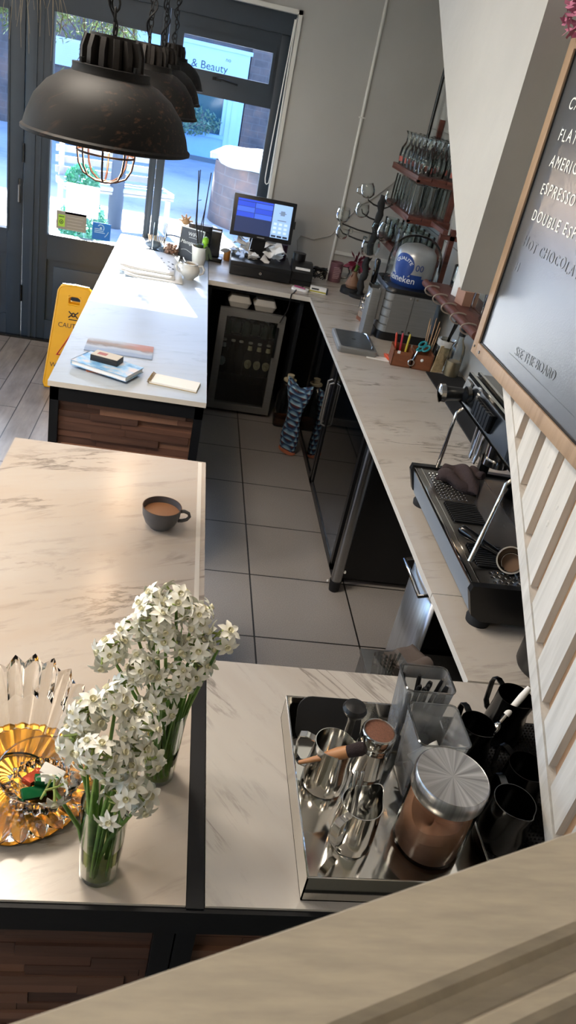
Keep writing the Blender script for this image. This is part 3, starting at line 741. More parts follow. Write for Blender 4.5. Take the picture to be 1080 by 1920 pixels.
while z < 1.06:
    a = 0 if int((z - .2) / .022) % 2 else PI / 2
    mb.tube([(.008 * math.cos(q) * math.cos(a), .008 * math.cos(q) * math.sin(a), z + .015 * math.sin(q) + .01) for q in [2 * PI * i / 10 for i in range(10)]], .0024, 5, True); z += .022
mb.tube([(.016 * math.cos(.5 * k) * min(1, .2 + k * .1), .016 * math.sin(.5 * k), .197 + .009 * k) for k in range(100)], .0032, 6)
obj('chain', mb, BLACKM, L0)
for k in (1, 2, 3): dup(L0, pos[k], .5 * k, 'big dark metal pendant lamp, ' + lab[k])
# ---------------------------------------------------- window stickers and cord
def poster(name, label, x0, x1, z0, z1, mat, cat='poster', y=5.926, extra=None):
    mb = MB(); mb.box(x0, x1, y, y + .001, z0, z1)
    mats = mat if isinstance(mat, list) else [mat]
    if extra: extra(mb)
    o = obj(name, mb, mats, smooth=0); return tag(o, label, cat)
LIME = M('lime_green', '#9fce3f', .5); TAN = M('sticker_grey', '#8f8b80', .6); SKYB = M('sticker_blue', '#0f6fc4', .5); PALEB = M('pale_blue', '#a9d2ee', .5); INK = M('ink', '#20252b', .6); GREYL = M('grey_line', '#a5a7aa', .6)
TRANSL = NT('thin_paper'); TRANSL.b.inputs['Base Color'].default_value = lin('#e9eaec'); TRANSL.b.inputs['Transmission Weight'].default_value = 0
tl_ = TRANSL.add('ShaderNodeBsdfTranslucent'); tl_.inputs['Color'].default_value = lin('#e6e8ee'); mxs = TRANSL.add('ShaderNodeMixShader'); mxs.inputs[0].default_value = .5
TRANSL.l(TRANSL.b.outputs[0], mxs.inputs[1]); TRANSL.l(tl_.outputs[0], mxs.inputs[2]); TRANSL.l(mxs.outputs[0], TRANSL.out.inputs['Surface']); TRANSL = TRANSL.m
def lines(n, x0, x1, z1, dz, mi, h=.004):
    def f(mb):
        for k in range(n): mb.box(x0, x1 - rnd.uniform(0, .04), 5.9252, 5.926, z1 - k * dz - h, z1 - k * dz, mi=mi)
    return f
poster('notice', 'white paper notice taped highest on the door glass', -.885, -.655, .955, 1.17, [TRANSL, GREYL], extra=lines(8, -.86, -.68, 1.12, .018, 1))
def st(mb):
    mb.box(-.932, -.885, 5.9252, 5.926, .862, .945, mi=1)
    mb.lathe([(.009, 0), (.014, 0)], 20, (0, 0, 0)) if False else None
    mb.tube([(-.91 + .012 * math.cos(2 * PI * k / 20), 5.9255, .895 + .014 * math.sin(2 * PI * k / 20)) for k in range(20)], .0025, 4, True, mi=2)
    mb.box(-.914, -.906, 5.925, 5.926, .888, .90, mi=2); mb.box(-.928, -.89, 5.925, 5.926, .928, .934, mi=2)
    for k in range(5): mb.box(-.87, -.75 - .01 * (k % 3), 5.925, 5.926, .935 - .022 * k, .938 - .022 * k, mi=3)
poster('window_sticker', 'beige sticker with a lime green badge on the door glass', -.945, -.735, .845, .97, [TAN, LIME, INK, M('beige_line', '#b9b5a9', .6)], 'sticker', extra=st)
def st2(mb):
    mb.tube([(-.63 + .022 * math.cos(t_), 5.9253, .90 + .022 * math.sin(t_)) for t_ in [2.6 - .25 * k for k in range(14)]], .0035, 4, mi=1)
    mb.ball((-.63, 5.9256, .90), .008, (1, .1, 1), 2, mi=1)
    for k in range(3): mb.box(-.675, -.62 + .01 * k, 5.925, 5.926, .888 - .012 * k, .893 - .012 * k, mi=1)
    mb.tube([(-.6 + .008 * k - .0006 * k * k, 5.9253, .84 + .008 * k) for k in range(6)], .003, 4, mi=1)
poster('window_sticker', 'square bright blue sticker on the door glass above the counter end', -.69, -.56, .815, .935, [SKYB, PALEB], 'sticker', extra=st2)
mb = MB(); pts = [(.503, 5.80, 2.42), (.492, 5.80, 2.0), (.480, 5.80, 1.6), (.478, 5.80, 1.46), (.484, 5.80, 1.43), (.494, 5.80, 1.422), (.506, 5.80, 1.432), (.511, 5.80, 1.47), (.511, 5.80, 1.9), (.508, 5.80, 2.42)]
mb.tube(pts, .0035, 6); mb.tube([(.515, 5.81, 2.43), (.518, 5.81, 1.3), (.516, 5.81, 1.12)], .003, 6); o = obj('blind_cord', mb, PAPER); tag(o, 'looped white blind cord hanging beside the window frame', 'cord')
mb = MB(); mb.tube([(.795, 5.775, 1.02), (.78, 5.785, 1.09), (.80, 5.79, 1.125), (.9, 5.79, 1.115), (1.02, 5.79, 1.165), (1.11, 5.79, 1.30), (1.19, 5.79, 1.41), (1.27, 5.79, 1.475), (1.37, 5.79, 1.58), (1.46, 5.79, 1.68)], .004, 6)
mb.ball((1.23, 5.79, 1.445), .01, (1.8, .6, 1), 2)
o = obj('wall_cable', mb, M('cable_grey', '#8d8b84', .6)); tag(o, 'thin grey cable running up the back wall from the till', 'cable')

# ------------------------------------------------------- caution floor sign
YEL = M('yellow_plastic', '#e0a91c', .38, var=.06, vs=6); RED = M('warning_red', '#b3262a', .5)
r = thing('caution_sign', 'yellow folding wet floor sign standing beside the counter', 'floor sign', (-.68, 5.15, 0), 0)
for sgn in (-1, 1):
    mb = MB(); th = .012
    TL = Matrix.Translation((0, sgn * .01, .66)) @ Matrix.Rotation(sgn * math.radians(14), 4, 'X')
    def pt(x, z, d): return TL @ Vector((x, d, z))
    out = [(-.15, -.665), (.15, -.665), (.155, -.64), (.105, -.03), (.09, -.008), (.06, .004), (0, .008), (-.06, .004), (-.09, -.008), (-.105, -.03), (-.155, -.64)]
    hole = [(-.035, -.115), (.035, -.115), (.042, -.10), (.042, -.07), (.02, -.055), (-.02, -.055), (-.042, -.07), (-.042, -.10)]
    # panel split round the handle opening
    def slab(poly): mb.rings([[pt(x, z, -th / 2) for x, z in poly], [pt(x, z, th / 2) for x, z in poly]])
    slab([(-.15, -.665), (.15, -.665), (.155, -.64), (.112, -.115), (-.112, -.115), (-.155, -.64)])
    slab([(-.112, -.115), (-.04, -.115), (-.04, -.055), (-.106, -.05)]); slab([(.04, -.115), (.112, -.115), (.106, -.05), (.04, -.055)])
    slab([(-.106, -.05), (-.04, -.055), (.04, -.055), (.106, -.05), (.10, -.02), (.085, -.005), (.06, .004), (0, .008), (-.06, .004), (-.085, -.005), (-.10, -.02)])
    rim = [pt(x, z, 0) for x, z in out]; mb.tube(rim, .0085, 6, True)
    mb.tube([pt(x, z, 0) for x, z in hole], .008, 6, True)
    pnl = obj('panel', mb, YEL, r, smooth=50)
    if sgn == -1:
        mb = MB(); q = -th / 2 - .0008
        X_ = TL.to_3x3() @ Vector((1, 0, 0)); Z_ = TL.to_3x3() @ Vector((0, 0, 1))
        text_into(mb, 'CAUTION', .042, pt(-.093, -.262, q), X_, Z_, 0); text_into(mb, 'WET FLOOR', .042, pt(-.125, -.53, q), X_, Z_, 0)
        def stroke(ps, w, mi): mb.tube([pt(x, z, q) for x, z in ps], w, 5, mi=mi)
        stroke([(-.03, -.155), (-.015, -.17), (0, -.163), (.015, -.17), (.03, -.155)], .004, 0); stroke([(-.03, -.195), (-.015, -.18), (0, -.187), (.015, -.18), (.03, -.195)], .004, 0)
        stroke([(-.012, -.175), (0, -.162), (.012, -.175), (0, -.188), (-.012, -.175)], .004, 0); stroke([(-.028, -.207), (.028, -.207)], .003, 0)
        T_ = [(-.085, -.445), (.085, -.445), (0, -.295)]; mb.tube([pt(x, z, q) for x, z in T_], .007, 6, True, mi=1)
        stroke([(-.01, -.345), (.005, -.375), (-.01, -.405), (-.03, -.425)], .006, 1); stroke([(.005, -.375), (.03, -.385), (.05, -.42)], .006, 1); stroke([(.0, -.355), (.03, -.36)], .005, 1); mb.ball(pt(-.015, -.33, q), .009, (1, .3, 1), 1, mi=1)
        obj('print', mb, [INK, RED], pnl, smooth=0)
mb = MB(); mb.cyl((-.085, 0, .662), (.085, 0, .662), .012, seg=10); obj('hinge', mb, YEL, r)

# ------------------------------------------ on the worktop that meets the window
t = NT('brochure_photo'); v = t.coords(kind='Generated'); sx = t.add('ShaderNodeSeparateXYZ'); t.l(v, sx.inputs[0]); n = t.noise(v, 4, 7, .65)
hh = t.math('ADD', sx.outputs[1], t.math('MULTIPLY', t.math('SUBTRACT', n, .5), .5))
c = t.ramp(hh, [(.2, '#8696ad'), (.42, '#a8b0b8'), (.55, '#7a6c60'), (.72, '#8f7a66'), (.9, '#a9aeb2')])
c = t.mix(t.math('MULTIPLY', t.ramp(sx.outputs[0], [(.5, 0.0), (.8, 1.0)]), t.ramp(hh, [(.5, 0.0), (.6, .8)])), c, '#b06a4c'); t.base(c, .5); BROCH = t.m
mb = MB(); mb.box(-.15, .15, -.085, .085, 0, .005); o = obj('brochure', mb, [BROCH], loc=(-.245, 3.43, .9), rot=(0, 0, .015), smooth=0); tag(o, 'long landscape brochure lying flat on the pale worktop', 'brochure')
t = NT('book_cover'); v = t.coords(kind='Generated'); n = t.noise(v, 3.5, 5); c = t.ramp(n, [(.35, '#3f86c0'), (.5, '#8fb9da'), (.62, '#c9c3c4')]); t.base(c, .4); COVER = t.m
r = thing('guide_book', 'blue covered book under the small card box', 'book', (-.268, 3.135, .912), -.42)
mb = MB(); mb.box(-.13, .13, -.075, .075, .0, .003); mb.box(-.13, .13, -.075, .075, .019, .022); mb.box(-.13, -.127, -.075, .075, 0, .022); obj('cover', mb, COVER, r, smooth=0)
mb = MB(); mb.box(-.127, .126, -.072, .072, .003, .019); obj('pages', mb, PAPER, r, smooth=0)
r = thing('guide_book', 'book with orange cover peeping out beneath the blue book', 'book', (-.235, 3.145, .90), -.1)
mb = MB(); mb.box(-.11, .08, -.06, .06, 0, .012); obj('cover', mb, M('orange_cover', '#a05a3c', .4, var=.2, vs=20), r, smooth=0)
r = thing('card_box', 'small cream card box with dark sides on the blue book', 'box', (-.275, 3.16, .934), -.3)
mb = MB(); mb.box(-.06, .06, -.035, .035, 0, .026, bev=.002); obj('box', mb, M('dark_box', '#17181c', .4), r)
mb = MB(); mb.box(-.058, .058, -.033, .033, .0262, .0275); mb.box(-.04, .0, -.015, .015, .0276, .0278, mi=1); obj('top_print', mb, [M('cream_card', '#bfb7a6', .5), M('red_print', '#9b5a50', .5)], r, smooth=0)
r = thing('spiral_notepad', 'white spiral notepad with a gold wire by the aisle edge', 'notepad', (.02, 3.10, .9), -.16)
mb = MB(); mb.box(-.10, .10, -.05, .05, .003, .011); obj('pages', mb, PAPER, r, smooth=0)
mb = MB(); mb.box(-.102, .102, -.052, .052, 0, .003); obj('back_board', mb, M('tan_board', '#a4916a', .6), r, smooth=0)
mb = MB()
mb.tube([(-.102 + .009 * math.cos(2.2 * k / 4 * PI), -.05 + .1 * k / 64, .008 + .010 * math.sin(2.2 * k / 4 * PI)) for k in range(65)], .0015, 5); obj('wire_binding', mb, M('gold_wire', '#a98a4e', .3, .9), r)
for k, (x, y, rz, z, lb) in enumerate(((-.19, 4.99, .06, .90, 'lowest white menu card of the fanned stack at the window end'), (-.225, 5.05, .02, .909, 'white menu card in the middle of the fanned stack'), (-.22, 5.13, -.04, .918, 'topmost white menu card of the fanned stack'))):
    mb = MB(); w_, d_ = (.17, .28) if k else (.175, .27)
    mb.sheet(lambda u, v: (-w_ + 2 * w_ * u, -d_ + 2 * d_ * v, .003 + (.012 * (max(0, .25 - u) * 4) ** 2) + .002 * math.sin(5 * v)), 10, 6)
    if k == 2:
        for q in range(14): mb.ball((.06 + .1 * rnd.random(), -.19 + .3 * rnd.random(), .0075), .006, (1.3, .8, .1), 1, mi=1)
    o = obj('menu_card', mb, [PAPER, INK], loc=(x, y, z), rot=(0, 0, rz), solid=.003); tag(o, lb, 'menu', 'white menu cards at the window end')
r = thing('decorative_crab', 'small grey ornament with a cream frill behind the menu cards', 'ornament', (-.23, 5.56, .9))
mb = MB(); mb.ball((0, 0, .03), .05, (1.2, .8, .6), 2); mb.ball((.07, -.05, .02), .025, (1.4, .8, .6), 2); obj('body', mb, M('slate_grey', '#5f6b78', .5), r)
mb = MB()
for k in range(9): mb.tube([(-.03 + .012 * k, .0, .05), (-.035 + .013 * k, -.01, .075), (-.04 + .014 * k, -.005, .095 - .004 * (k % 2))], .005, 6)
obj('frill', mb, M('cream_frill', '#b79f85', .6), r)
r = thing('glass_jar', 'lidded clear jar half full of brown sugar pieces', 'jar', (-.10, 5.44, .9))
mb = MB(); mb.lathe([(.05, 0), (.056, .01), (.056, .10), (.048, .115), (.048, .13)], 28); obj('body', mb, GLASS, r)
mb = MB()
for q in range(90):
    a = rnd.uniform(0, 2 * PI); q_ = .046 * math.sqrt(rnd.random()); mb.box(-.008, .008, -.008, .008, -.006, .006, Matrix.Translation((q_ * math.cos(a), q_ * math.sin(a), .012 + .065 * rnd.random())) @ Euler((rnd.random() * 3, rnd.random() * 3, 0)).to_matrix().to_4x4())
o_ = obj('sugar_pieces', mb, M('sugar', '#8a6a58', .8, var=.4, vs=40), r, smooth=0); o_['kind'] = 'stuff'
mb = MB(); mb.cyl((0, 0, .131), (0, 0, .142), .052); mb.ball((0, 0, .15), .012); obj('lid', mb, GLASS, r)
r = thing('glass_jar', 'tall clear glass cylinder beside the sugar jar', 'jar', (-.195, 5.50, .9))
mb = MB(); mb.lathe([(0, .003), (.045, .003), (.046, .19), (.043, .19), (.043, .006)], 28); obj('body', mb, GLASS, r)
BOARDG = M('slate_board', '#3d4249', .6, var=.1, vs=20)
r = thing('chalk_sign', 'small dark chalk sign propped behind the sugar bowl', 'sign', (.01, 5.39, .9), -.32, rot=(-.2, 0, -.5))
mb = MB(); mb.box(-.085, .085, -.004, .004, 0, .205); obj('board', mb, BOARDG, r, smooth=0)
mb = MB(); mb.box(-.087, .087, -.006, .006, .205, .211); mb.box(.085, .089, -.006, .006, 0, .21, mi=0); obj('edge', mb, CHALK, r, smooth=0)
mb = MB(); text_into(mb, 'WiFi', .034, (-.03, -.005, .16), (1, -0, 0), (0, 0, 1)); text_into(mb, 'Mansgrove', .033, (-.075, -.005, .105), (1, 0, 0), (0, 0, 1), shear=.3)
mb.tube([(-.02, -.005, .15), (.04, -.005, .15)], .0012, 4); mb.tube([(-.06 + .02 * k, -.005, .06 + .008 * math.sin(k)) for k in range(7)], .0012, 4); obj('writing', mb, CHALK, r, smooth=0)
r = thing('sugar_bowl', 'round white china sugar bowl with two handles', 'bowl', (.035, 4.90, .9))
CHINA = M('white_china', '#c4c1b8', .18)
mb = MB(); mb.lathe([(0, 0), (.032, 0), (.034, .008), (.055, .03), (.062, .055), (.055, .078), (.044, .09), (.046, .098), (.042, .098), (.04, .09), (.05, .075), (.056, .055), (.05, .03), (0, .012)], 40); obj('body', mb, CHINA, r)
for s_ in (-1, 1):
    mb = MB(); mb.tube([(s_ * .05, 0, .085), (s_ * .075, 0, .09), (s_ * .088, 0, .07), (s_ * .08, 0, .045), (s_ * .058, 0, .035)], .006, 8); obj('handle', mb, CHINA, r)
mb = MB(); mb.cyl((0, 0, .080), (0, 0, .084), .046); obj('sugar', mb, M('sugar_white', '#b9ab97', .8), r)
mb = MB(); mb.tube([(-.02, 0, .085), (-.045, .01, .115), (-.05, .01, .125)], .004, 6); obj('spoon', mb, CHROME, r)
r = thing('giraffe_ornament', 'small tan star-headed wooden ornament on the window ledge', 'ornament', (-.035, 5.58, .9))
mb = MB(); mb.tube([(0, 0, 0), (0, 0, .12), (.005, 0, .19)], [.02, .022, .026], 10); mb.ball((.005, 0, .215), .03, (1, .7, .8), 2)
for a in (.2, .9, 1.6, 2.3, 3.0): mb.tube([(.005, 0, .215), (.005 + .05 * math.cos(a), 0, .215 + .05 * math.sin(a))], [.014, .004], 6)
obj('body', mb, M('tan_wood', '#a9845c', .6), r)
r = thing('orchid', 'orchid with two bare dark stems in a white pot', 'orchid', (.085, 5.30, .9))
mb = MB(); mb.lathe([(0, 0), (.04, 0), (.055, .12), (.058, .125), (.05, .125), (.036, .01)], 28); obj('pot', mb, CHINA, r)
mb = MB(); mb.tube([(-.01, 0, .1), (-.05, .02, .28), (-.055, .03, .4), (-.07, .05, .58)], .0035, 6); mb.tube([(-.005, 0, .1), (-.04, .03, .25), (-.055, .05, .42), (-.06, .05, .585)], .003, 6)
mb.tube([(.0, .01, .1), (-.015, .02, .22), (.0, .04, .36), (.01, .06, .58)], .0035, 6); mb.tube([(.005, .0, .1), (.0, .03, .3), (.005, .05, .45)], .003, 6); mb.tube([(-.055, .03, .4), (-.03, .03, .41)], .002, 5); obj('stems', mb, BLACKP, r)
mb = MB(); mb.ball((.03, -.02, .17), .028, (.8, .8, 1), 2); mb.ball((.035, -.02, .135), .016); obj('bud', mb, M('lime_bud', '#7fb51e', .4), r)
mb = MB()
for (dx, dz) in ((.05, -.15), (.025, -.17)):
    mb.sheet(lambda u, v: (.03 + dx * v + .018 * (u - .5), -.03 - .02 * v, .14 + .05 * math.sin(PI * v) * .5 + dz * v * .5), 2, 6)
mb.ball((.0, .0, .13), .03, (1, 1, .5), 2); obj('leaves', mb, M('dark_leaf', '#28371f', .4), r)
r = thing('card_terminal', 'upright black card reader in a stand beside the orchid', 'card reader', (.19, 5.53, .9), -.1)
mb = MB(); mb.box(-.035, .035, -.02, .015, .03, .215, Matrix.Rotation(-.12, 4, 'X'), bev=.006); obj('body', mb, BLACKP, r)
mb = MB(); mb.box(-.055, .06, -.05, .04, 0, .03, bev=.008); obj('stand', mb, BLACKP, r)
mb = MB(); mb.box(-.03, .03, -.045, -.02, .20, .206, Matrix.Rotation(-.0, 4, 'X')); obj('paper_slot', mb, PAPER, r)
r = thing('speaker', 'dark round-topped speaker on the window end of the counter', 'speaker', (.075, 5.66, .9))
mb = MB(); mb.rrect(-.09, .10, -.05, .05, .045, (0, .16, .2), ins=(0, 0, .012)); obj('body', mb, M('charcoal_plastic', '#23262b', .5), r)
mb = MB(); mb.tube([(.05 + .035 * math.cos(a), -.052, .11 + .055 * math.sin(a)) for a in [2 * PI * k / 24 for k in range(24)]], .0015, 5, True); obj('ring', mb, DARKST, r)
r = thing('amber_pot', 'tiny amber coloured pot behind the card reader', 'pot', (.285, 5.62, .9))
mb = MB(); mb.lathe([(0, 0), (.025, 0), (.028, .06), (.022, .07), (0, .07)], 20); obj('body', mb, M('amber', '#c98a3c', .3), r)

# ------------------------------------------------------------- till counter
SCRB = M('screen_dark', '#2f3a5c', .15, emis='#343f66', es=.42); SCB1 = M('screen_blue', '#3853c8', .2, emis='#3450d2', es=.5); SCB2 = M('screen_blue_deep', '#4468d8', .2, emis='#4a6be0', es=.5); SCP = M('screen_pale', '#9fc0e6', .2, emis='#8fb4e0', es=.55); SCG = M('screen_keys', '#c3d6ea', .2, emis='#b9cfe8', es=.6); SCK = M('screen_ink', '#39475f', .3)
r = thing('till_monitor', 'touch screen till monitor showing blue buttons', 'monitor', (.48, 5.42, .995), 0)
mb = MB(); rot = Matrix.Translation((0, 0, .255)) @ Matrix.Rotation(-.16, 4, 'X') @ Matrix.Rotation(0, 4, 'Z')
mb.box(-.212, .212, 0, .03, -.133, .133, rot, bev=.006); obj('bezel', mb, BLACKP, r)
def scr(mb, x0, x1, z0, z1, d, mi): mb.box(x0, x1, -d, -.0005, z0, z1, rot, mi=mi)
mb = MB(); scr(mb, -.187, .187, -.105, .108, .0012, 0); scr(mb, .06, .187, -.105, .108, .0018, 3)
for a in range(2):
    for b in range(3): scr(mb, -.183 + a * .12, -.066 + a * .12, .06 - b * .033, .091 - b * .033, .0024, 1 + (a + b) % 2)
scr(mb, -.183, .055, .094, .106, .0024, 1)
for a in range(3):
    for b in range(3): scr(mb, .073 + a * .036, .095 + a * .036, -.075 + b * .026, -.06 + b * .026, .0024, 4)
for a in range(3): scr(mb, .066 + a * .04, .098 + a * .04, -.1, -.088, .0024, 5)
scr(mb, .11, .14, .04, .07, .0024, 6); scr(mb, .1, .15, .052, .058, .0028, 6); scr(mb, .095, .155, .005, .012, .0024, 6)
obj('screen', mb, [SCRB, SCB1, SCB2, SCP, SCG, SCK, M('screen_mark', '#7f97b8', .3, emis='#7f97b8', es=.3)], r, smooth=0)
mb = MB(); mb.box(-.025, .025, -.0012, 0, -.124, -.117, rot); obj('badge', mb, STEELD, r, smooth=0)
mb = MB(); mb.prism([(-.06, 0), (.06, 0), (.045, .17), (-.045, .17)], 'y', .03, .06); mb.box(-.09, .09, -.05, .11, 0, .014, bev=.004); obj('neck', mb, BLACKP, r)
mb = MB(); mb.box(.212, .222, .005, .025, -.03, .02, rot); obj('card_swipe', mb, BLACKP, r, smooth=0)
r = thing('cash_drawer', 'wide black cash drawer under the till monitor', 'cash drawer', (.50, 5.20, .9), -.02)
mb = MB(); mb.box(-.205, .205, .004, .40, .006, .095, bev=.004); obj('case', mb, BLACKP, r)
mb = MB(); mb.box(-.203, .203, -.003, .004, .01, .065, bev=.002); obj('drawer_front', mb, BLACKP, r)
mb = MB(); mb.cyl((.0, -.009, .042), (.0, -.003, .042), .009); mb.cyl((0, -.0095, .042), (0, -.009, .042), .004, mi=1); obj('lock', mb, [CHROME, BLACKP], r)
PAPN = TRANSL
for k, (x, y, s_, lb) in enumerate(((.315, 5.42, .075, 'crumpled white receipts heaped at the window side of the till'), (.585, 5.36, .06, 'crumpled white paper heap under the till screen'), (.42, 5.33, .035, 'small torn paper slip in front of the till neck'))):
    mb = MB()
    for q in range(9 if k < 2 else 3):
        m = Matrix.Translation((rnd.uniform(-s_, s_), rnd.uniform(-.03, .05), .004 + .012 * q if k < 2 else .004 * q)) @ Euler((rnd.uniform(-.5, .5), rnd.uniform(-.5, .5), rnd.uniform(0, 3))).to_matrix().to_4x4()
        mb.sheet(lambda u, v: m @ Vector((-.045 + .09 * u, -.03 + .06 * v, .014 * math.sin(4 * u + q) * math.cos(3 * v))), 6, 4)
    o = obj('crumpled_paper', mb, PAPER, loc=(x, y, 1.002), smooth=30); tag(o, lb, 'paper')
r = thing('receipt_printer', 'black receipt printer beside the cash drawer', 'printer', (.785, 5.235, .9), -.03)
mb = MB(); mb.prism([(0, 0), (.19, 0), (.19, .13), (.10, .135), (.0, .085)], 'x', -.072, .072); obj('case', mb, BLACKP, r)
mb = MB(); mb.box(-.05, .05, .02, .035, .098, .112); obj('paper_slot', mb, PAPER, r, smooth=0)
mb = MB(); mb.box(-.072, .072, -.001, .0, .03, .034); obj('seam', mb, DARKST, r, smooth=0)
mb = MB(); mb.cyl((0, 0, 0), (0, 0, .045), .045, seg=28); mb.cyl((0, 0, .045), (0, 0, .0455), .012); o = obj('tape_roll', mb, BLACKP, loc=(.765, 5.40, 1.035)); tag(o, 'black tape roll sitting on top of the printer', 'tape roll')
mb = MB(); mb.cyl((0, 0, 0), (0, 0, .10), .028); o = obj('purple_cup', mb, M('dark_purple', '#3c2440', .4), loc=(.66, 5.50, .997)); tag(o, 'small dark purple cup behind the till screen corner', 'cup')
mb = MB()
for q in range(4):
    ph = rnd.uniform(0, 6); mb.tube([(.06 * math.cos(k * .45 + ph) * (1 - .01 * k), .03 * math.sin(k * .7 + ph), .02 + .07 * abs(math.sin(k * .33 + q))) for k in range(26)], .004, 6)
o = obj('cable_tangle', mb, BLACKP, loc=(.935, 5.47, .90)); tag(o, 'tangled black cables between printer and pink mug', 'cables')
mb = MB(); mb.tube([(.80, 5.20, .905), (.74, 5.08, .903), (.715, 4.99, .903), (.70, 4.962, .90), (.695, 4.955, .80), (.66, 4.97, .7)], .004, 6); o = obj('power_lead', mb, BLACKP); tag(o, 'thin dark lead hanging over the till counter edge', 'cable')
r = thing('notepaper', 'small white note block with a pink pen on it', 'note block', (.775, 5.115, .9), -.25)
mb = MB(); mb.rrect(-.06, .055, -.035, .035, .02, (0, .012)); obj('paper', mb, PAPER, r, smooth=0)
mb = MB(); mb.cyl((-.045, .01, .017), (.03, -.01, .017), .005, .004); o_ = obj('pink_pen', mb, M('magenta', '#8f2a5c', .4), loc=(.775, 5.115, .9), rot=(0, 0, -.25)); tag(o_, 'pink pen lying on the small white note block', 'pen')
r = thing('card_packet', 'small white and yellow packet near the counter joint', 'packet', (.90, 5.13, .9), -.15)
mb = MB(); mb.box(-.06, .06, -.022, .022, 0, .035); obj('carton', mb, PAPER, r, smooth=0)
mb = MB(); mb.box(-.061, .061, -.023, .023, .004, .014); mb.box(-.05, .0, -.0232, .0, .02, .03, mi=1); mb.box(.05, .061, -.0232, .0232, 0, .0352, mi=1); obj('print', mb, [M('mustard', '#a8a03c', .5), INK], r, smooth=0)
r = thing('mug', 'dusty pink metal mug with a dark handle by the back wall', 'mug', (1.065, 5.55, .9), .1)
mb = MB(); mb.lathe([(0, 0), (.046, 0), (.048, .005), (.046, .13), (.048, .135), (.044, .135), (.043, .008), (0, .008)], 32); obj('body', mb, M('dusty_pink', '#7d5a63', .35, .3), r)
mb = MB(); mb.tube([(.044, 0, .115), (.085, -.01, .115), (.1, -.015, .08), (.085, -.01, .035), (.045, 0, .03)], .007, 8); obj('handle', mb, BLACKP, r)
mb = MB()
for k in range(7): mb.box(-.03, .03 * rnd.uniform(.3, 1), -.0495, -.046, .03 + .012 * k, .036 + .012 * k)
obj('pattern', mb, M('pale_pink', '#a78a90', .5), r, smooth=0)
r = thing('flower_pot', 'artificial dark red flowers in a tan pot on a black disc', 'flower pot', (1.145, 5.27, .9))
mb = MB(); mb.cyl((0, 0, 0), (0, 0, .04), .075, .072, seg=32); obj('disc_base', mb, RUBBER, r)
mb = MB(); mb.lathe([(0, .04), (.04, .04), (.05, .06), (.035, .10), (.018, .13), (.02, .15), (0, .15)], 20); obj('pot', mb, M('tan_pot', '#7b5a43', .7), r)
mb = MB()
for q in range(46):
    d = Vector((rnd.gauss(0, 1), rnd.gauss(0, .8), rnd.gauss(0, .7))).normalized() * rnd.uniform(.03, .085); p = Vector((.0, 0, .20)) + d; a = d.normalized() * .03; b = d.orthogonal().normalized() * .016
    mb.poly([p - a, p + b, p + a, p - b])
obj('petals', mb, M('crimson_petal', '#6b1a30', .6, var=.3, vs=30), r, smooth=0)
mb = MB()
for q in range(5): mb.tube([(0, 0, .14), (rnd.uniform(-.03, .03), rnd.uniform(-.03, .03), .2)], .004, 5)
obj('stems', mb, GREENST, r)

# twig stand with clear glass cups
BARK = M('dark_branch', '#1a1a19', .8, var=.3, vs=30, bump=.5, bs=60)
r = thing('cup_tree', 'black twig stand with hooks holding clear glass cups', 'cup stand', (1.19, 5.20, .9))
mb = MB(); pts = []
for k in range(30):
    z = .66 * k / 29; pts.append((.006 * math.sin(k * 1.1) + .02 * z, .006 * math.cos(k * 1.3), z))
mb.tube(pts, [.02 + .008 * (k % 3 == 0) + .004 * math.sin(k * 2) for k in range(30)], 9)
mb.cyl((0, 0, 0), (0, 0, .02), .07)
obj('trunk', mb, BARK, r)
hooks = [((-.085, -.02, .63), 0), ((-.10, .0, .545), 1), ((.06, -.03, .62), 0), ((-.20, .0, .40), 1), ((-.215, -.02, .46), 0), ((.06, -.05, .43), 1), ((-.02, -.12, .30), 0)]
for p, _ in hooks:
    mb = MB(); z = p[2] - .03; mb.tube([(.02 * z, 0, z - .01), (p[0] * .5, p[1] * .5, z), (p[0], p[1], z + .02), (p[0] * 1.12, p[1] * 1.1, z + .045)], [.006, .005, .004, .003], 6); obj('hook', mb, BARK, r)
def glass_cup(label, loc, group, sc=1, rot=(0, 0, 0)):
    r = thing('glass_cup', label, 'glass', loc, 0, group, rot)
    mb = MB(); mb.lathe([(0, 0), (.02, .001), (.04, .018), (.047, .045), (.044, .07), (.038, .088), (.04, .09)], 24); obj('bowl', mb, GLASSC, r)
    mb = MB(); mb.tube([(.04, 0, .075), (.065, 0, .07), (.07, 0, .045), (.045, 0, .03)], .004, 6); obj('handle', mb, GLASSC, r)
    r.scale = (sc,) * 3; return r
lbl = ['glass cup hanging highest towards the window on the twig stand', 'glass cup hanging below the highest one on the twig stand', 'glass cup hanging behind the top of the twig stand', 'glass cup hanging farthest out over the mug on the lower twig', 'glass cup hanging farthest out on the upper twig', 'glass cup with a yellow band hanging beside the beer dispenser handle', 'glass cup hanging lowest in front of the twig trunk']
for k, (p, s_) in enumerate(hooks): glass_cup(lbl[k], (1.19 + p[0] * 1.05, 5.20 + p[1] * 1.05, .9 + p[2] - (.04 if s_ else .0)), 'glass cups on the twig stand', 1.0 if k < 5 else 1.35, (rnd.uniform(-.4, .4), rnd.uniform(-.3, .3), rnd.uniform(0, 6)))
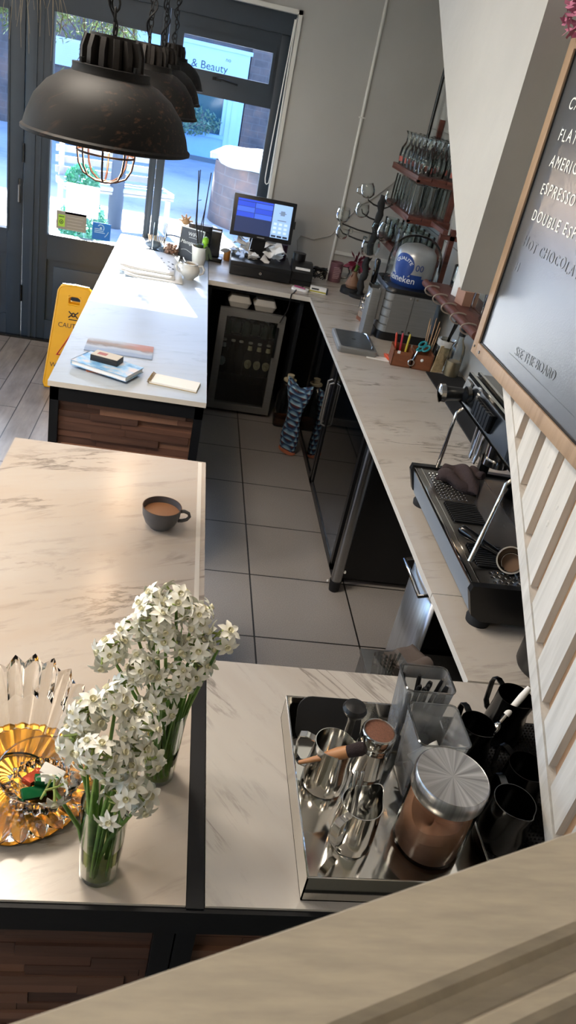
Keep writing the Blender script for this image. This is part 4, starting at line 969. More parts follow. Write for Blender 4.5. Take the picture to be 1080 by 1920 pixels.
# ------------------------------------------------------------ glass shelving
r = thing('wall_shelf', 'dark red wooden wall shelf of three boards holding rows of glasses', 'shelf', (1.28, 4.78, 1.30))
for z in (0, .225, .45):
    mb = MB()
    for q in range(3): mb.box(.0 + q * .09, .086 + q * .09, 0, .72, z - .022, z, bev=.002)
    mb.box(0, .268, -.0, .018, z - .04, z - .022); mb.box(0, .018, 0, .72, z - .036, z - .022)
    obj('board', mb, REDWOOD, r)
for y in (.02, .68):
    mb = MB(); mb.box(.235, .265, y, y + .03, -.2, .75); obj('upright', mb, REDWOOD, r, smooth=0)
gp = thing('inverted_goblet', 'x', 'glass', (0, 0, 0), 0, 'upturned goblets on the top shelf')
mb = MB(); mb.lathe([(.036, 0), (.042, .03), (.045, .06), (.040, .10), (.026, .125), (.020, .14), (.022, .18), (.033, .196), (.034, .20), (0, .2)], 24); obj('bowl', mb, GLASSD, gp)
mb = MB(); mb.lathe([(.0455, .02), (.0462, .05)], 6, a0=PI * 1.1, a1=PI * 1.35); obj('red_mark', mb, M('red_mark', '#a5534a', .5), gp)
n = 0; names = ['at the window end', 'second from the window end', 'third from the window end', 'fourth from the window end', 'fifth from the window end', 'at the near end']
for i in range(3):
    for j in range(6):
        lb = f'upturned stemmed glass on the top shelf, {["front row", "middle row", "back row"][i]} {names[j]}'
        loc = (1.325 + .092 * i, 5.38 - .106 * j + .02 * (i % 2), 1.7505)
        if n == 0: gp.location = loc; gp['label'] = lb
        else: dup(gp, loc, .4 * n, lb)
        n += 1
gt = thing('tall_glass', 'x', 'glass', (0, 0, 0), 0, 'tall straight glasses on the middle shelf')
mb = MB(); mb.lathe([(.034, 0), (.032, .10), (.029, .17), (.0, .172)], 20, f=lambda r_, z, t: (r_ * (1 + .02 * math.cos(10 * t)), z)); obj('body', mb, GLASSD, gt)
n = 0
for i in range(3):
    for j in range(8):
        lb = f'tall upturned glass on the middle shelf, {["front", "middle", "back"][i]} row, {["1st", "2nd", "3rd", "4th", "5th", "6th", "7th", "8th"][j]} from the window'
        loc = (1.33 + .085 * i, 5.40 - .077 * j, 1.5255)
        if n == 0: gt.location = loc; gt['label'] = lb
        else: dup(gt, loc, .3 * n, lb)
        n += 1
gm = thing('tumbler', 'x', 'glass', (0, 0, 0), 0, 'wide tumblers on the lower shelf')
mb = MB(); mb.lathe([(.048, 0), (.048, .10), (.05, .115), (.046, .115), (.044, .012), (0, .012)], 24); obj('body', mb, GLASSD, gm)
mb = MB(); mb.tube([(.047, 0, .09), (.075, 0, .09), (.078, 0, .04), (.047, 0, .03)], .005, 6); obj('handle', mb, GLASSD, gm)
n = 0
for i in range(2):
    for j in range(5):
        lb = f'wide handled glass on the lower shelf, {["front", "back"][i]} row, {["nearest the window", "second along", "third along", "fourth along", "nearest the beer dome"][j]}'
        loc = (1.345 + .12 * i, 5.40 - .13 * j, 1.3005)
        if n == 0: gm.location = loc; gm['label'] = lb
        else: dup(gm, loc, 2.5 + .5 * n, lb)
        n += 1
r = thing('shelf_bracket', 'red-brown wooden bracket frame to the right of the beer dome', 'bracket', (1.42, 4.5, 1.2))
mb = MB(); mb.box(.06, .09, 0, .03, 0, .33); mb.box(.0, .12, 0, .03, .27, .295, Matrix.Rotation(0, 4, 'Y')); mb.box(.0, .03, -.03, .25, .30, .325); obj('frame', mb, REDWOOD, r, smooth=0)
r = thing('hook_shelf', 'lower red-brown shelf with wire hoops along its rounded edge', 'shelf', (1.30, 3.22, 1.285))
mb = MB()
for q in range(2): mb.box(.02 + q * .115, .13 + q * .115, 0, .93, -.012, .012, bev=.002)
obj('board', mb, REDWOOD, r)
mb = MB(); mb.cyl((.0, .0, 0), (.0, .93, 0), .02, seg=16); obj('rounded_edge', mb, REDWOOD, r)
for k in range(5):
    mb = MB(); y = .1 + .165 * k
    mb.tube([(.045 * math.cos(a), y, .026 * math.sin(a) + .0) for a in [PI * .3 + 1.5 * PI * q / 14 * .8 for q in range(15)]], .004, 6); obj('hoop', mb, M('hoop_wire', '#9b8f84', .4, .5) if k == 0 else bpy.data.materials['hoop_wire'], r)
mb = MB(); mb.box(-.05, .05, -.03, .03, 0, .15, bev=.003); o = obj('paper_packet', mb, PAPER, loc=(1.43, 3.90, 1.2975), rot=(0, 0, .3)); tag(o, 'white paper packet standing on the lower hoop-edged shelf', 'packet')
mb = MB(); mb.box(-.04, .04, -.04, .04, 0, .07); o = obj('card_carton', mb, M('pink_card', '#a07a68', .7), loc=(1.40, 3.74, 1.2975), rot=(0, 0, .2), smooth=0); tag(o, 'small pinkish carton on the hoop-edged shelf', 'carton')
for k in range(4):
    o = dup(gt, (1.42 + .06 * (k % 2), 3.62 - .075 * k, 1.2975), 0, f'tall glass on the hoop-edged shelf, {["next to the carton", "second from the carton", "third from the carton", "farthest from the carton"][k]}', 'glasses on the hoop-edged shelf')
dup(gm, (1.47, 4.10, 1.2975), 1.0, 'wide handled glass beside the white paper packet', 'glasses on the hoop-edged shelf')

# ------------------------------------------------------------- beer dispenser
BLUEK = M('keg_blue', '#1f3f86', .3, .3); SILV = M('keg_silver', '#a5a7aa', .32, .6); WHT = M('print_white', '#dfe3e8', .5); TEALK = M('keg_green', '#27704f', .4)
r = thing('beer_dispenser', 'steel beer dispenser with a clear dome over a blue keg', 'beer dispenser', (1.30, 4.45, .9))
mb = MB(); mb.rrect(-.165, .15, -.18, .2, .05, (0, .045)); obj('base', mb, BLACKP, r)
t_ = []
mb = MB(); zs = []; ins = []
for k in range(5):
    z0 = .045 + k * .046; zs += [z0, z0 + .003, z0 + .040, z0 + .043]; ins += [.006, 0, 0, .006]
mb.rrect(-.163, .148, -.178, .2, .05, zs, ins=ins, n=6); obj('steel_case', mb, STEELD, r, smooth=30)
mb = MB(); mb.box(-.12, .14, -.181, -.177, .05, .272); mb.box(-.001, .001, -.182, -.18, .05, .272, mi=1)
for x_ in (-.02, .02):
    for z_ in (.065, .258): mb.cyl((x_, -.184, z_), (x_, -.18, z_), .007, seg=12, mi=2)
obj('front_plate', mb, [STEELD, BLACKP, CHROME], r, smooth=30)
mb = MB(); mb.rrect(-.17, .155, -.185, .205, .06, (.276, .284, .30), ins=(0, 0, .01)); obj('lid_base', mb, BLACKP, r)
keg = MB(); keg.lathe([(0, .30), (.112, .30), (.118, .31), (.118, .36)], 40, mi=0); keg.lathe([(.118, .36), (.118, .46), (.11, .49), (.085, .515), (.03, .53), (0, .53)], 40, mi=1)
ko = obj('keg', keg, [BLUEK, SILV], r)
def wrap_text(s, size, ang, z, rad, align='CENTER', arc=None):
    me = text_mesh(s, size, .0004, align); b2 = bmesh.new(); b2.from_mesh(me)
    for v in b2.verts:
        x, y, zz = v.co
        if arc:
            a = x / arc; x, y = (arc + y) * math.sin(a), (arc + y) * math.cos(a) - arc
        th = ang + x / rad; v.co = Vector(((rad + .0008 + zz) * math.cos(th), (rad + .0008 + zz) * math.sin(th), z + y))
    b2.to_mesh(me); b2.free(); return me
A0 = math.radians(-106)
mb = MB(); mb.add_mesh(wrap_text('Heineken', .052, A0 - .62, .325, .118), Matrix(), 0); mb.add_mesh(wrap_text('QUALITE', .026, A0 - .55, .445, .118, arc=.055), Matrix(), 0)
mb.add_mesh(wrap_text('00', .05, A0 + .30, .40, .118), Matrix(), 1)
obj('keg_print', mb, [WHT, BLUEK], ko, smooth=0)
mb = MB()
for rr, mi in ((.068, 0),):
    rings = []
    for k in range(9):
        q = rr * k / 8; rings.append([Vector((.1184 * math.cos(A0 - .55 + q * math.cos(a) / .118), .1184 * math.sin(A0 - .55 + q * math.cos(a) / .118), .415 + min(.07, q * math.sin(a)))) for a in [2 * PI * i / 28 for i in range(28)]])
    mb.rings(rings, True, (False, False), 0)
mb.lathe([(.1186, .36), (.1186, .376)], 10, a0=A0 - .1, a1=A0 + .5); obj('keg_badge', mb, BLUEK, ko, smooth=0)
mb = MB(); R_ = .155; prof = [(R_, .30), (R_ + .012, .302), (R_ + .012, .308), (R_, .31)] + [(R_, .36)] + [(R_ * math.cos(a) ** .75 if a < PI / 2 - .01 else 0, .42 + .155 * math.sin(a)) for a in [PI / 2 * k / 12 for k in range(13)]]
mb.lathe(prof, 48); obj('dome', mb, GLASS, r, smooth=60)
mb = MB(); mb.box(-.245, -.19, -.15, -.04, 0, .27, bev=.006); mb.box(-.2, -.165, -.14, -.05, .1, .28); obj('tap_column', mb, STEELD, r)
mb = MB(); mb.box(-.25, -.20, -.13, -.06, .27, .292); mb.tube([(-.225, -.095, .28), (-.235, -.10, .24), (-.25, -.105, .21)], .012, 10); obj('tap', mb, CHROME, r)
mb = MB(); mb.rrect(-.258, -.225, -.125, -.09, .016, (.292, .30, .42, .43), ins=(.006, 0, 0, .008), mat=None); obj('tap_handle', mb, BLACKG, r)
r = thing('drip_tray', 'flat grey drip tray in front of the beer dispenser', 'tray', (.965, 4.08, .9), -.03)
mb = MB(); mb.rrect(-.105, .11, -.175, .165, .018, (0, .006, .028, .032), ins=(.004, 0, 0, .006)); obj('tray', mb, STEELD, r)
mb = MB(); mb.rrect(-.09, .095, -.155, .145, .012, (.0325, .0335)); obj('grille', mb, M('tray_grille', '#55585a', .35, .7, var=.1, vs=30), r)
mb = MB(); mb.cyl((0, 0, .0336), (0, 0, .0345), .012, seg=16); obj('drain', mb, BLACKP, r)
mb = MB(); mb.tube([(.085, -.13, .034), (.085, -.13, .045), (.085, .08, .045), (.06, .12, .04)], .005, 6); obj('lip', mb, CHROME, r)
for k, (x, y, rz, lb) in enumerate(((1.17, 4.74, .2, 'small wooden stand with white cups beside the beer tap, nearer the joint'), (1.14, 4.63, .3, 'small wooden stand with white cups beside the beer tap, nearer the drip tray'))):
    r = thing('cup_stand', lb, 'stand', (x, y, .9), rz, 'wooden stands beside the beer tap')
    mb = MB(); mb.rrect(-.055, .055, -.04, .04, .018, (0, .02)); obj('wood_base', mb, BOXWOOD, r)
    mb = MB(); mb.rrect(-.048, .048, -.034, .034, .012, (.02, .055)); obj('pale_block', mb, M('pale_block', '#8f8072', .6) if k == 0 else bpy.data.materials['pale_block'], r)
    mb = MB(); mb.cyl((-.02, 0, .055), (-.02, 0, .13), .024, .03, seg=20); mb.cyl((.026, .01, .055), (.026, .01, .12), .02, .026, seg=20); obj('cup', mb, CHROME, r)
    mb = MB(); mb.tube([(-.045, -.01, .11), (-.07, -.01, .115), (-.072, -.01, .08), (-.044, -.01, .075)], .004, 6); obj('handle', mb, CHROME, r)

# ------------------------------------------------------------ pens and bottles
r = thing('desk_organiser', 'brown wooden pen organiser with two compartments', 'organiser', (1.245, 3.87, .9), -.06)
mb = MB()
for x0, x1 in ((-.11, -.005), (.005, .11)):
    mb.box(x0, x1, -.05, -.044, 0, .082); mb.box(x0, x1, .044, .05, 0, .10); mb.box(x0, x0 + .006, -.05, .05, 0, .09); mb.box(x1 - .006, x1, -.05, .05, 0, .09); mb.box(x0, x1, -.05, .05, 0, .005)
obj('box', mb, BOXWOOD, r, smooth=0)
mb = MB(); mb.ball((.05, -.052, .055), .009, (1, .4, 1)); obj('stud', mb, PAPER, r)
mb = MB(); mb.box(-.09, -.075, -.053, -.05, .07, .085); obj('stud', mb, PAPER, r)
for k, (x, c, nm_) in enumerate(((1.145, '#b5402c', 'orange-red'), (1.165, '#a82636', 'dark red'), (1.19, '#c1b23d', 'yellow'))):
    mb = MB(); mb.cyl((0, 0, 0), (0, 0, .145), .006); mb.cyl((0, 0, .145), (0, 0, .155), .006, .003); o = obj('pen', mb, M('pen_' + nm_.replace('-', '_').replace(' ', '_'), c, .4), loc=(x + .02, 3.885, .906), rot=(-.1, -.15 + .1 * k, 0)); tag(o, nm_ + ' pen standing in the wooden organiser', 'pen', 'pens in the organiser')
r = thing('scissors', 'teal handled scissors resting on top of the organiser', 'scissors', (1.265, 3.865, .985), 0, rot=(.5, -.6, .3))
mb = MB()
for s_ in (-1, 1): mb.tube([(.05 + .022 * math.cos(2 * PI * k / 14), s_ * .016 + .013 * math.sin(2 * PI * k / 14), 0) for k in range(14)], .006, 6, True); mb.tube([(.03, s_ * .012, 0), (.0, s_ * .003, 0)], .006, 6)
obj('handles', mb, M('teal_plastic', '#1f7f86', .35), r)
mb = MB()
for s_ in (-1, 1): mb.prism([(0, s_ * .003), (-.08, s_ * .012), (-.075, s_ * .004), (0, -s_ * .004)], 'z', -.001 * s_ - .001, .001 - .001 * s_)
obj('blades', mb, CHROME, r, smooth=0)
mb = MB(); mb.tube([(1.235 + .016 * math.cos(a), 3.812, .935 + .016 * math.sin(a)) for a in [2 * PI * k / 16 for k in range(16)]], .0035, 6, True); mb.tube([(1.24, 3.812, .95), (1.255, 3.815, 1.0)], .004, 6); o = obj('key_ring', mb, CHROME); tag(o, 'grey ring tool hanging on the front of the organiser', 'ring')
mb = MB(); mb.rrect(-.013, .013, -.04, .04, .006, (0, .012, .016), ins=(0, 0, .003)); mb.box(-.006, .006, .04, .06, .002, .01); o = obj('lighter', mb, M('orange_lighter', '#d2542c', .3), loc=(1.143, 3.93, .9), rot=(0, 0, .15)); tag(o, 'orange lighter lying left of the organiser', 'lighter')
mb = MB(); mb.box(-.065, .065, -.03, .03, 0, .002); o = obj('paper_card', mb, PAPER, loc=(1.08, 3.91, .9), rot=(0, 0, -.12), smooth=0); tag(o, 'thin white card lying between the drip tray and the lighter', 'card')
r = thing('stirrer_bundle', 'bundle of striped wooden stirrers leaning behind the organiser', 'stirrers', (1.385, 3.83, .9))
mb = MB()
for k in range(9): mb.tube([(-.03 + .008 * k, -.02 + .004 * k, 0), (.0 + .008 * k, .02 + .004 * k, .14)], .004, 6)
obj('sticks', mb, M('pale_stick', '#b4a27f', .6, var=.35, vs=40), r)
r = thing('skewer_pot', 'pot of thin wooden skewers behind the organiser', 'pot', (1.375, 4.02, .9))
mb = MB(); mb.lathe([(0, 0), (.04, 0), (.043, .10), (.04, .10), (.037, .005), (0, .005)], 20); obj('pot', mb, GLASSD, r)
mb = MB()
for k in range(10): a = k * .63; mb.tube([(.02 * math.cos(a), .02 * math.sin(a), .006), (.034 * math.cos(a), .034 * math.sin(a), .19 + .02 * (k % 3))], .002, 5)
obj('skewers', mb, OAK, r)
r = thing('utensil_jar', 'glass jar with a black handled ladle beside the syrup bottle', 'jar', (1.43, 3.90, .9))
mb = MB(); mb.lathe([(0, .004), (.05, .004), (.052, .14), (.046, .15), (.05, .165)], 24); obj('jar', mb, GLASSD, r)
mb = MB(); mb.lathe([(.0505, .13), (.053, .135), (.053, .165), (.0505, .165)], 24); obj('card_collar', mb, CARD, r)
mb = MB(); mb.tube([(-.01, 0, .02), (.0, -.01, .18), (.015, -.03, .30)], [.008, .008, .014], 8); obj('ladle_handle', mb, BLACKG, r)
r = thing('syrup_bottle', 'clear bottle of cream coloured syrup with a black cap', 'bottle', (1.46, 3.80, .9))
mb = MB(); mb.lathe([(0, 0), (.038, 0), (.04, .01), (.04, .14), (.034, .17), (.016, .20), (.015, .225)], 28); obj('body', mb, GLASSD, r)
mb = MB(); mb.lathe([(0, .003), (.037, .003), (.0375, .085), (0, .085)], 28); obj('syrup', mb, M('cream_syrup', '#b09c7c', .3), r)
mb = MB(); mb.cyl((0, 0, .222), (0, 0, .262), .018, seg=20); obj('cap', mb, BLACKP, r)
mb = MB(); mb.prism([(1.30, 2.45), (1.53, 2.45), (1.53, 3.80), (1.325, 3.80)], 'z', .9, .906); o = obj('bar_mat', mb, RUBBER, smooth=0); tag(o, 'long black rubber mat behind the espresso machine', 'mat')

# ------------------------------------------------------------ espresso machine
PANELD = M('machine_panel', '#23282e', .18, .6); TRAYD = M('tray_steel', '#807d79', .24, .9); FRONTB = M('front_steel', '#9aa6b3', .5, .6)
r = thing('espresso_machine', 'two-group steel espresso machine with black ends', 'espresso machine', (1.1, 1.975, .9)); OX, OY = -1.1, -1.975
def mp(name, build, mats, parent=r, **k):
    mb = MB(); build(mb)
    for v in mb.bm.verts: v.co += Vector((OX, OY, -.9))
    return obj(name, mb, mats, parent, **k)
mp('front_panel', lambda m: m.prism([(.893, .935), (.868, 1.028), (.88, 1.034), (1.13, 1.034), (1.13, .935)], 'y', 1.63, 2.32), FRONTB, smooth=0)
def f(m): m.box(.864, .872, 1.63, 2.32, 1.026, 1.037, bev=.002); m.box(.889, .892, 1.63, 2.32, 1.0345, 1.0365)
mp('edge_trim', f, CHROME)
tray = mp('drip_tray', lambda m: m.box(.873, 1.118, 1.632, 2.318, 1.0345, 1.0352), TRAYD, smooth=0)
def endcap(y0, y1):
    def g(m):
        P_ = [(.862, 1.04), (.858, 1.02), (.885, .945), (.92, .925), (1.36, .925), (1.36, 1.40), (1.13, 1.40), (1.10, 1.30), (1.10, 1.045)]
        m.prism(P_, 'y', y0, y1)
    return g
mp('end_panel', endcap(1.608, 1.63), BLACKP, smooth=0); mp('end_panel', endcap(2.32, 2.342), BLACKP, smooth=0)
def perf(x0, x1, y0, y1, nx, ny):
    def g(m):
        dx, dy = (x1 - x0) / nx, (y1 - y0) / ny
        m.box(x0 - .004, x1, y0 - .004, y1, 1.0353, 1.0360, mi=0)
        for i in range(nx):
            for j in range(ny):
                c_ = (x0 + dx * (i + .5), y0 + dy * (j + .5 + .25 * (i % 2)), 1.0362); rr = min(dx, dy) * .33
                m.lathe([(0, 0), (rr, .0)], 8, c_, mi=1); m.lathe([(rr * 1.0, 0), (rr * 1.2, .0012), (rr * 1.4, 0)], 8, c_, mi=2, a0=-2.2, a1=1.0)  # dark hole, plus a chrome crescent shaped as the highlight on its rim
    return g
mp('perforated_grate', perf(.90, 1.00, 2.10, 2.285, 7, 11), [TRAYD, BLACKP, CHROME], tray, smooth=0); mp('perforated_grate', perf(.93, 1.05, 1.637, 1.70, 7, 3), [TRAYD, BLACKP, CHROME], tray, smooth=0)
def grill(y0, y1):
    def g(m):
        m.rrect(.905, 1.02, y0, y1, .02, (1.0353, 1.0362), mi=1)
        for k in range(11): yy = y0 + .008 + (y1 - y0 - .016) * k / 10; m.box(.91, 1.015, yy - .003, yy + .003, 1.0362, 1.041)
    return g
mp('rubber_grill', grill(1.955, 2.088), [RUBBER, BLACKG], tray, smooth=0); mp('rubber_grill', grill(1.712, 1.84), [RUBBER, BLACKG], tray, smooth=0)
mp('back_splash', lambda m: m.box(1.118, 1.124, 1.63, 2.32, 1.036, 1.30), M('splash_mirror', '#8b919a', .06, 1), smooth=0)
mp('body', lambda m: m.box(1.125, 1.35, 1.63, 2.32, .935, 1.30), BLACKP, smooth=0)
mp('head', lambda m: m.prism([(.955, 1.295), (.948, 1.305), (.962, 1.385), (1.35, 1.385), (1.35, 1.295)], 'y', 1.62, 2.335), PANELD, smooth=0)
def f(m): m.box(.960, .972, 1.62, 2.335, 1.382, 1.396); m.box(.99, 1.0, 1.62, 2.335, 1.39, 1.400); m.box(.946, .952, 1.62, 2.335, 1.297, 1.304)
mp('chrome_trim', f, CHROME, smooth=0)
mp('top_plate', lambda m: m.box(1.0, 1.35, 1.625, 2.33, 1.385, 1.394), STEEL, smooth=0)
for y0 in (1.70, 2.02):
    def f(m):
        m.box(.944, .956, y0, y0 + .15, 1.315, 1.372)
        for k in range(6): m.box(.936, .946, y0 + .008 + k * .024, y0 + .026 + k * .024, 1.318, 1.368, mi=1)
    mp('button_panel', f, [BLACKG, M('button_grey', '#3a4048', .2, .5)], smooth=0)
def f(m): m.cyl((.952, 2.255, 1.345), (.94, 2.255, 1.343), .028, seg=24); m.cyl((.94, 2.255, 1.343), (.938, 2.255, 1.343), .024, seg=24, mi=1)
mp('pressure_gauge', f, [CHROME, PANELD])
mp('name_plate', lambda m: m.box(.953, .962, 2.275, 2.325, 1.345, 1.375), STEELD, smooth=0)
def knob(y):
    def f(m): m.tube([(.955, y, 1.325), (.90, y, 1.32), (.885, y, 1.318)], [.02, .024, .03], 14, mi=1); m.tube([(.886, y, 1.318), (.872, y, 1.317), (.866, y, 1.316)], [.033, .031, .012], 20)
    return f
mp('steam_knob', knob(2.31), [CHROME, BLACKP])
def wand(y0, tip):
    def f(m):
        P_ = [(1.0, y0, 1.31), (.965, y0, 1.285), (.945, y0, 1.262), (.942, y0 - .003, 1.23)] + [tuple(Vector((.942, y0 - .003, 1.23)).lerp(Vector(tip), k / 5)) for k in range(1, 6)]
        m.tube(P_, [.006] * 6 + [.0075, .0075, .0075], 10)
    return f
mp('steam_wand', wand(2.295, (.945, 2.31, 1.05)), CHROME); mp('steam_wand', wand(1.80, (.872, 1.70, 1.06)), CHROME)
for y in (1.80, 2.10):
    g_ = mp('group_head', lambda m, y=y: (m.cyl((1.04, y, 1.20), (1.04, y, 1.30), .038, .042, seg=28), m.cyl((1.04, y, 1.185), (1.04, y, 1.205), .046, seg=28)), CHROME)
def f(m):
    for y in (2.15, 2.19): m.tube([(.985, y, 1.30), (.985, y - .004, 1.20), (.985, y - .012, 1.165), (.985, y - .022, 1.165), (.985, y - .028, 1.20), (.985, y - .030, 1.30)], .0055, 8)
mp('spout', f, CHROME)
def f(m):
    for x in (.93, 1.30):
        for y in (1.645, 2.30): m.lathe([(0, .90), (.034, .90), (.036, .915), (.022, .94), (0, .94)], 24, (x, y, 0))
mp('foot', f, RUBBER)
for k, (x, y) in enumerate(((1.20, 2.22), (1.12, 2.02), (1.22, 1.98))):
    q = thing('espresso_cup', f'white cup warming on top of the espresso machine, {["far end", "front middle", "behind the front one"][k]}', 'cup', (x, y, 1.394), 0, 'cups on the espresso machine')
    mb = MB(); mb.lathe([(0, 0), (.022, 0), (.034, .05), (.038, .065), (.034, .065), (.03, .05), (0, .008)], 24); obj('body', mb, CHINA, q)
r = thing('bar_cloth', 'dark brown cloth bundled on the machine drip tray', 'cloth', (1.0, 2.22, 1.037), -.5)
mb = MB()
mb.sheet(lambda u, v: ((-.075 + .15 * u) * (1 - .25 * v), -.045 + .09 * v + .01 * math.sin(5 * u), .004 + .062 * math.sin(PI * min(1, max(0, v))) ** .7 * (.55 + .45 * math.sin(PI * (.15 + .8 * u))) + .008 * math.sin(9 * u + 5 * v)), 24, 16)
mb.tube([(-.07 + .14 * k / 12, -.035 + .008 * math.sin(k * .8), .022 + .012 * math.sin(k * .5)) for k in range(13)], [.018 + .005 * math.sin(k * .9) for k in range(13)], 10)
mb.tube([(.02 + .05 * k / 8, .03 - .03 * k / 8, .055 + .004 * math.sin(k)) for k in range(9)], .014, 8)
obj('folds', mb, M('brown_towel', '#352a2b', .95, bump=.6, bs=250), r, solid=.005, sub=1)
r = thing('portafilter', 'loose portafilter with a black handle lying on the near drip grill', 'portafilter', (1.0, 1.715, 1.066), 0, rot=(math.radians(38), math.radians(-38), 0))
mb = MB(); mb.lathe([(.036, .02), (.040, .02), (.040, -.008), (.03, -.02), (.0, -.022), (0, -.016), (.028, -.014), (.035, -.004), (.036, .02)], 32); obj('basket', mb, CHROME, r)
mb = MB(); mb.tube([(-.02, .035, 0), (-.045, .075, 0), (-.08, .14, .003), (-.085, .15, .003)], [.009, .013, .017, .012], 12); obj('handle', mb, BLACKG, r)
mb = MB(); mb.cyl((0, 0, -.014), (0, 0, -.012), .027, seg=24); obj('coffee_residue', mb, M('residue', '#5b422c', .7), r)
mb = MB(); mb.lathe([(0, 0), (.075, 0), (.08, .01), (.08, .10), (.07, .105), (.068, .02), (0, .02)], 32); o = obj('knock_box', mb, BLACKP, loc=(1.065, 1.465, .9)); tag(o, 'black round knock box at the near end of the espresso machine', 'knock box')

# ------------------------------------------------------------------ menu board
BOARD = M('board_black', '#1a232d', .29, bump=.1, bs=260, spec=1.0); BOARD.node_tree.nodes['Principled BSDF'].inputs['IOR'].default_value = 2.4; FRAMEW = wood('board_frame', '#7f6a56', '#9c8670', '#8d7762', (25, 25, 3), .45, 1.2, bump=.05)
r = thing('menu_board', 'black chalk menu board in a pale wooden frame', 'menu board', (.79, 1.93, 1.578))
mb = MB(); mb.box(-.006, .006, -.99, -.03, .03, .71); obj('board', mb, BOARD, r, smooth=0)
mb = MB(); mb.box(-.013, .009, -.034, 0, 0, .74, bev=.001); mb.box(-.013, .009, -1.02, -.986, 0, .74, bev=.001); mb.box(-.013, .009, -.986, -.034, 0, .034, bev=.001); mb.box(-.013, .009, -.986, -.034, .706, .74, bev=.001); obj('frame', mb, FRAMEW, r)
mb = MB(); mb.box(-.0085, -.004, -.0385, -.034, .034, .706); mb.box(-.0085, -.004, -.986, -.034, .034, .0385); obj('inner_bead', mb, BLACKP, r, smooth=0)
mb = MB(); mb.cyl((-.015, -.06, .017), (-.012, -.06, .017), .004, seg=10); mb.cyl((-.015, -.017, .02), (-.012, -.017, .02), .003, seg=10); obj('knot', mb, BLACKP, r)
FAINT = M('chalk_faint', '#4a5358', .32, spec=1.0); FAINT.node_tree.nodes['Principled BSDF'].inputs['IOR'].default_value = 2.2
mb = MB()
for s_, z, h_, mi in (('CAPPUCCINO', 2.168, .034, 0), ('FLAT WHITE', 2.107, .034, 0), ('AMERICANO', 2.051, .034, 0), ('ESPRESSO', 1.994, .033, 0), ('DOUBLE ESPRESSO', 1.936, .033, 0), ('HOT CHOCOLATE', 1.874, .031, 1), ('H', 1.818, .031, 1)):
    x = 0
    for w_ in s_.split(' '):
        mb = MB()
        for ch in w_:
            me = text_mesh(ch, h_ * rnd.uniform(.98, 1.14), .0003, 'LEFT', rnd.uniform(-.05, .15)); wd = max([v.co.x for v in me.vertices] + [.01])
            mb.add_mesh(me, frame3((-.0068, -.092 - x, z - 1.578 + rnd.uniform(-.0015, .0015)), (0, -1, rnd.uniform(-.05, .05)), (0, rnd.uniform(-.05, .05), 1)), mi); bpy.data.meshes.remove(me)
            x += wd + .0055
        x += .014
        obj('chalk_word', mb, [CHALK, FAINT], r, smooth=0)
mb = MB()
text_into(mb, 'SEE THE BOARD', .031, (-.0068, -.25, 1.656 - 1.578), (0, -1, .09), (0, 0, 1), 1, .0003)
mb.box(-.0069, -.0066, -.6, -.22, .072, .0735, mi=1)
obj('chalk_line', mb, [CHALK, FAINT], r, smooth=0)
r = thing('pink_blossom', 'cluster of pink blossom hanging beside the top of the menu board', 'flowers', (.765, 1.87, 2.345))
mb = MB()
for q in range(150):
    d = Vector((rnd.gauss(0, .8), rnd.gauss(0, 1), rnd.gauss(0, 1))).normalized() * .045 * rnd.uniform(.6, 1.1); p = d; a = Vector((rnd.gauss(0, 1), rnd.gauss(0, 1), rnd.gauss(0, 1))).normalized() * .011; b = a.orthogonal().normalized() * .008
    mb.poly([p - a, p + b, p + a, p - b])
obj('petals', mb, M('pink_petal', '#b56f8e', .6, var=.3, vs=40), r, smooth=0)
mb = MB(); mb.tube([(0, 0, .02), (.01, .01, .15), (.0, 0, .17)], .003, 6); obj('stem', mb, GREENST, r)
# ------------------------------------------------------------ tray of barista tools
def jug(name, label, loc, ang, R, h, mat, group=None, tilt=None, top=.86):
    r = thing(name, label, 'jug', loc, ang, group)
    mb = MB()
    def spout(q, z, t):
        k = max(0, (z / h - .62) / .38); s = math.exp(-(min(t, 2 * PI - t) / .38) ** 2)
        return q * (1 + .34 * s * k * k), z + .012 * s * k * k
    rt = R * top
    prof = [(0, 0), (R * .96, 0), (R, .004), (R * .99, h * .35), (rt * 1.03, h * .7), (rt, h), (rt - .0015, h), (rt * 1.03 - .0015, h * .7), (R * .99 - .0015, h * .35), (R - .0015, .004), (0, .003)]
    mb.lathe(prof, 48, f=spout); obj('body', mb, mat, r, smooth=50)
    mb = MB(); w = .0075
    path = [(-rt * .98, h * .93), (-rt - .018, h * .97), (-rt - .030, h * .93), (-rt - .033, h * .8), (-R - .022, h * .38), (-R - .012, h * .28), (-R * .98, h * .27)]
    n = len(path); rings = []
    for i, (x, z) in enumerate(path):
        a = path[max(0, i - 1)]; b = path[min(n - 1, i + 1)]; d = Vector((b[0] - a[0], 0, b[1] - a[1])).normalized(); nn = Vector((-d.z, 0, d.x)) * .0014
        c = Vector((x, 0, z)); rings.append([c + nn + Vector((0, w, 0)), c + nn - Vector((0, w, 0)), c - nn - Vector((0, w, 0)), c - nn + Vector((0, w, 0))])
    mb.rings(rings); obj('handle', mb, mat, r, smooth=50)
    return r
r = thing('steel_tray', 'mirror-polished deep steel tray holding barista tools', 'tray', (.50, 1.0, .9))
mb = MB(); x0, x1, y0, y1, h = -.172, .172, -.213, .215, .066; th = .0025
mb.box(x0, x1, y0, y1, .001, .004); mb.box(x0, x0 + th, y0, y1, .001, h); mb.box(x1 - th, x1, y0, y1, .001, h); mb.box(x0, x1, y0, y0 + th, .001, h); mb.box(x0, x1, y1 - th, y1, .001, h); obj('tray', mb, MIRROR, r, smooth=0)
mb = MB(); rim = [(x0, y0, h), (x1, y0, h), (x1, y1, h), (x0, y1, h)]
for a, b in zip(rim, rim[1:] + rim[:1]): mb.tube([a, b], .002, 6)
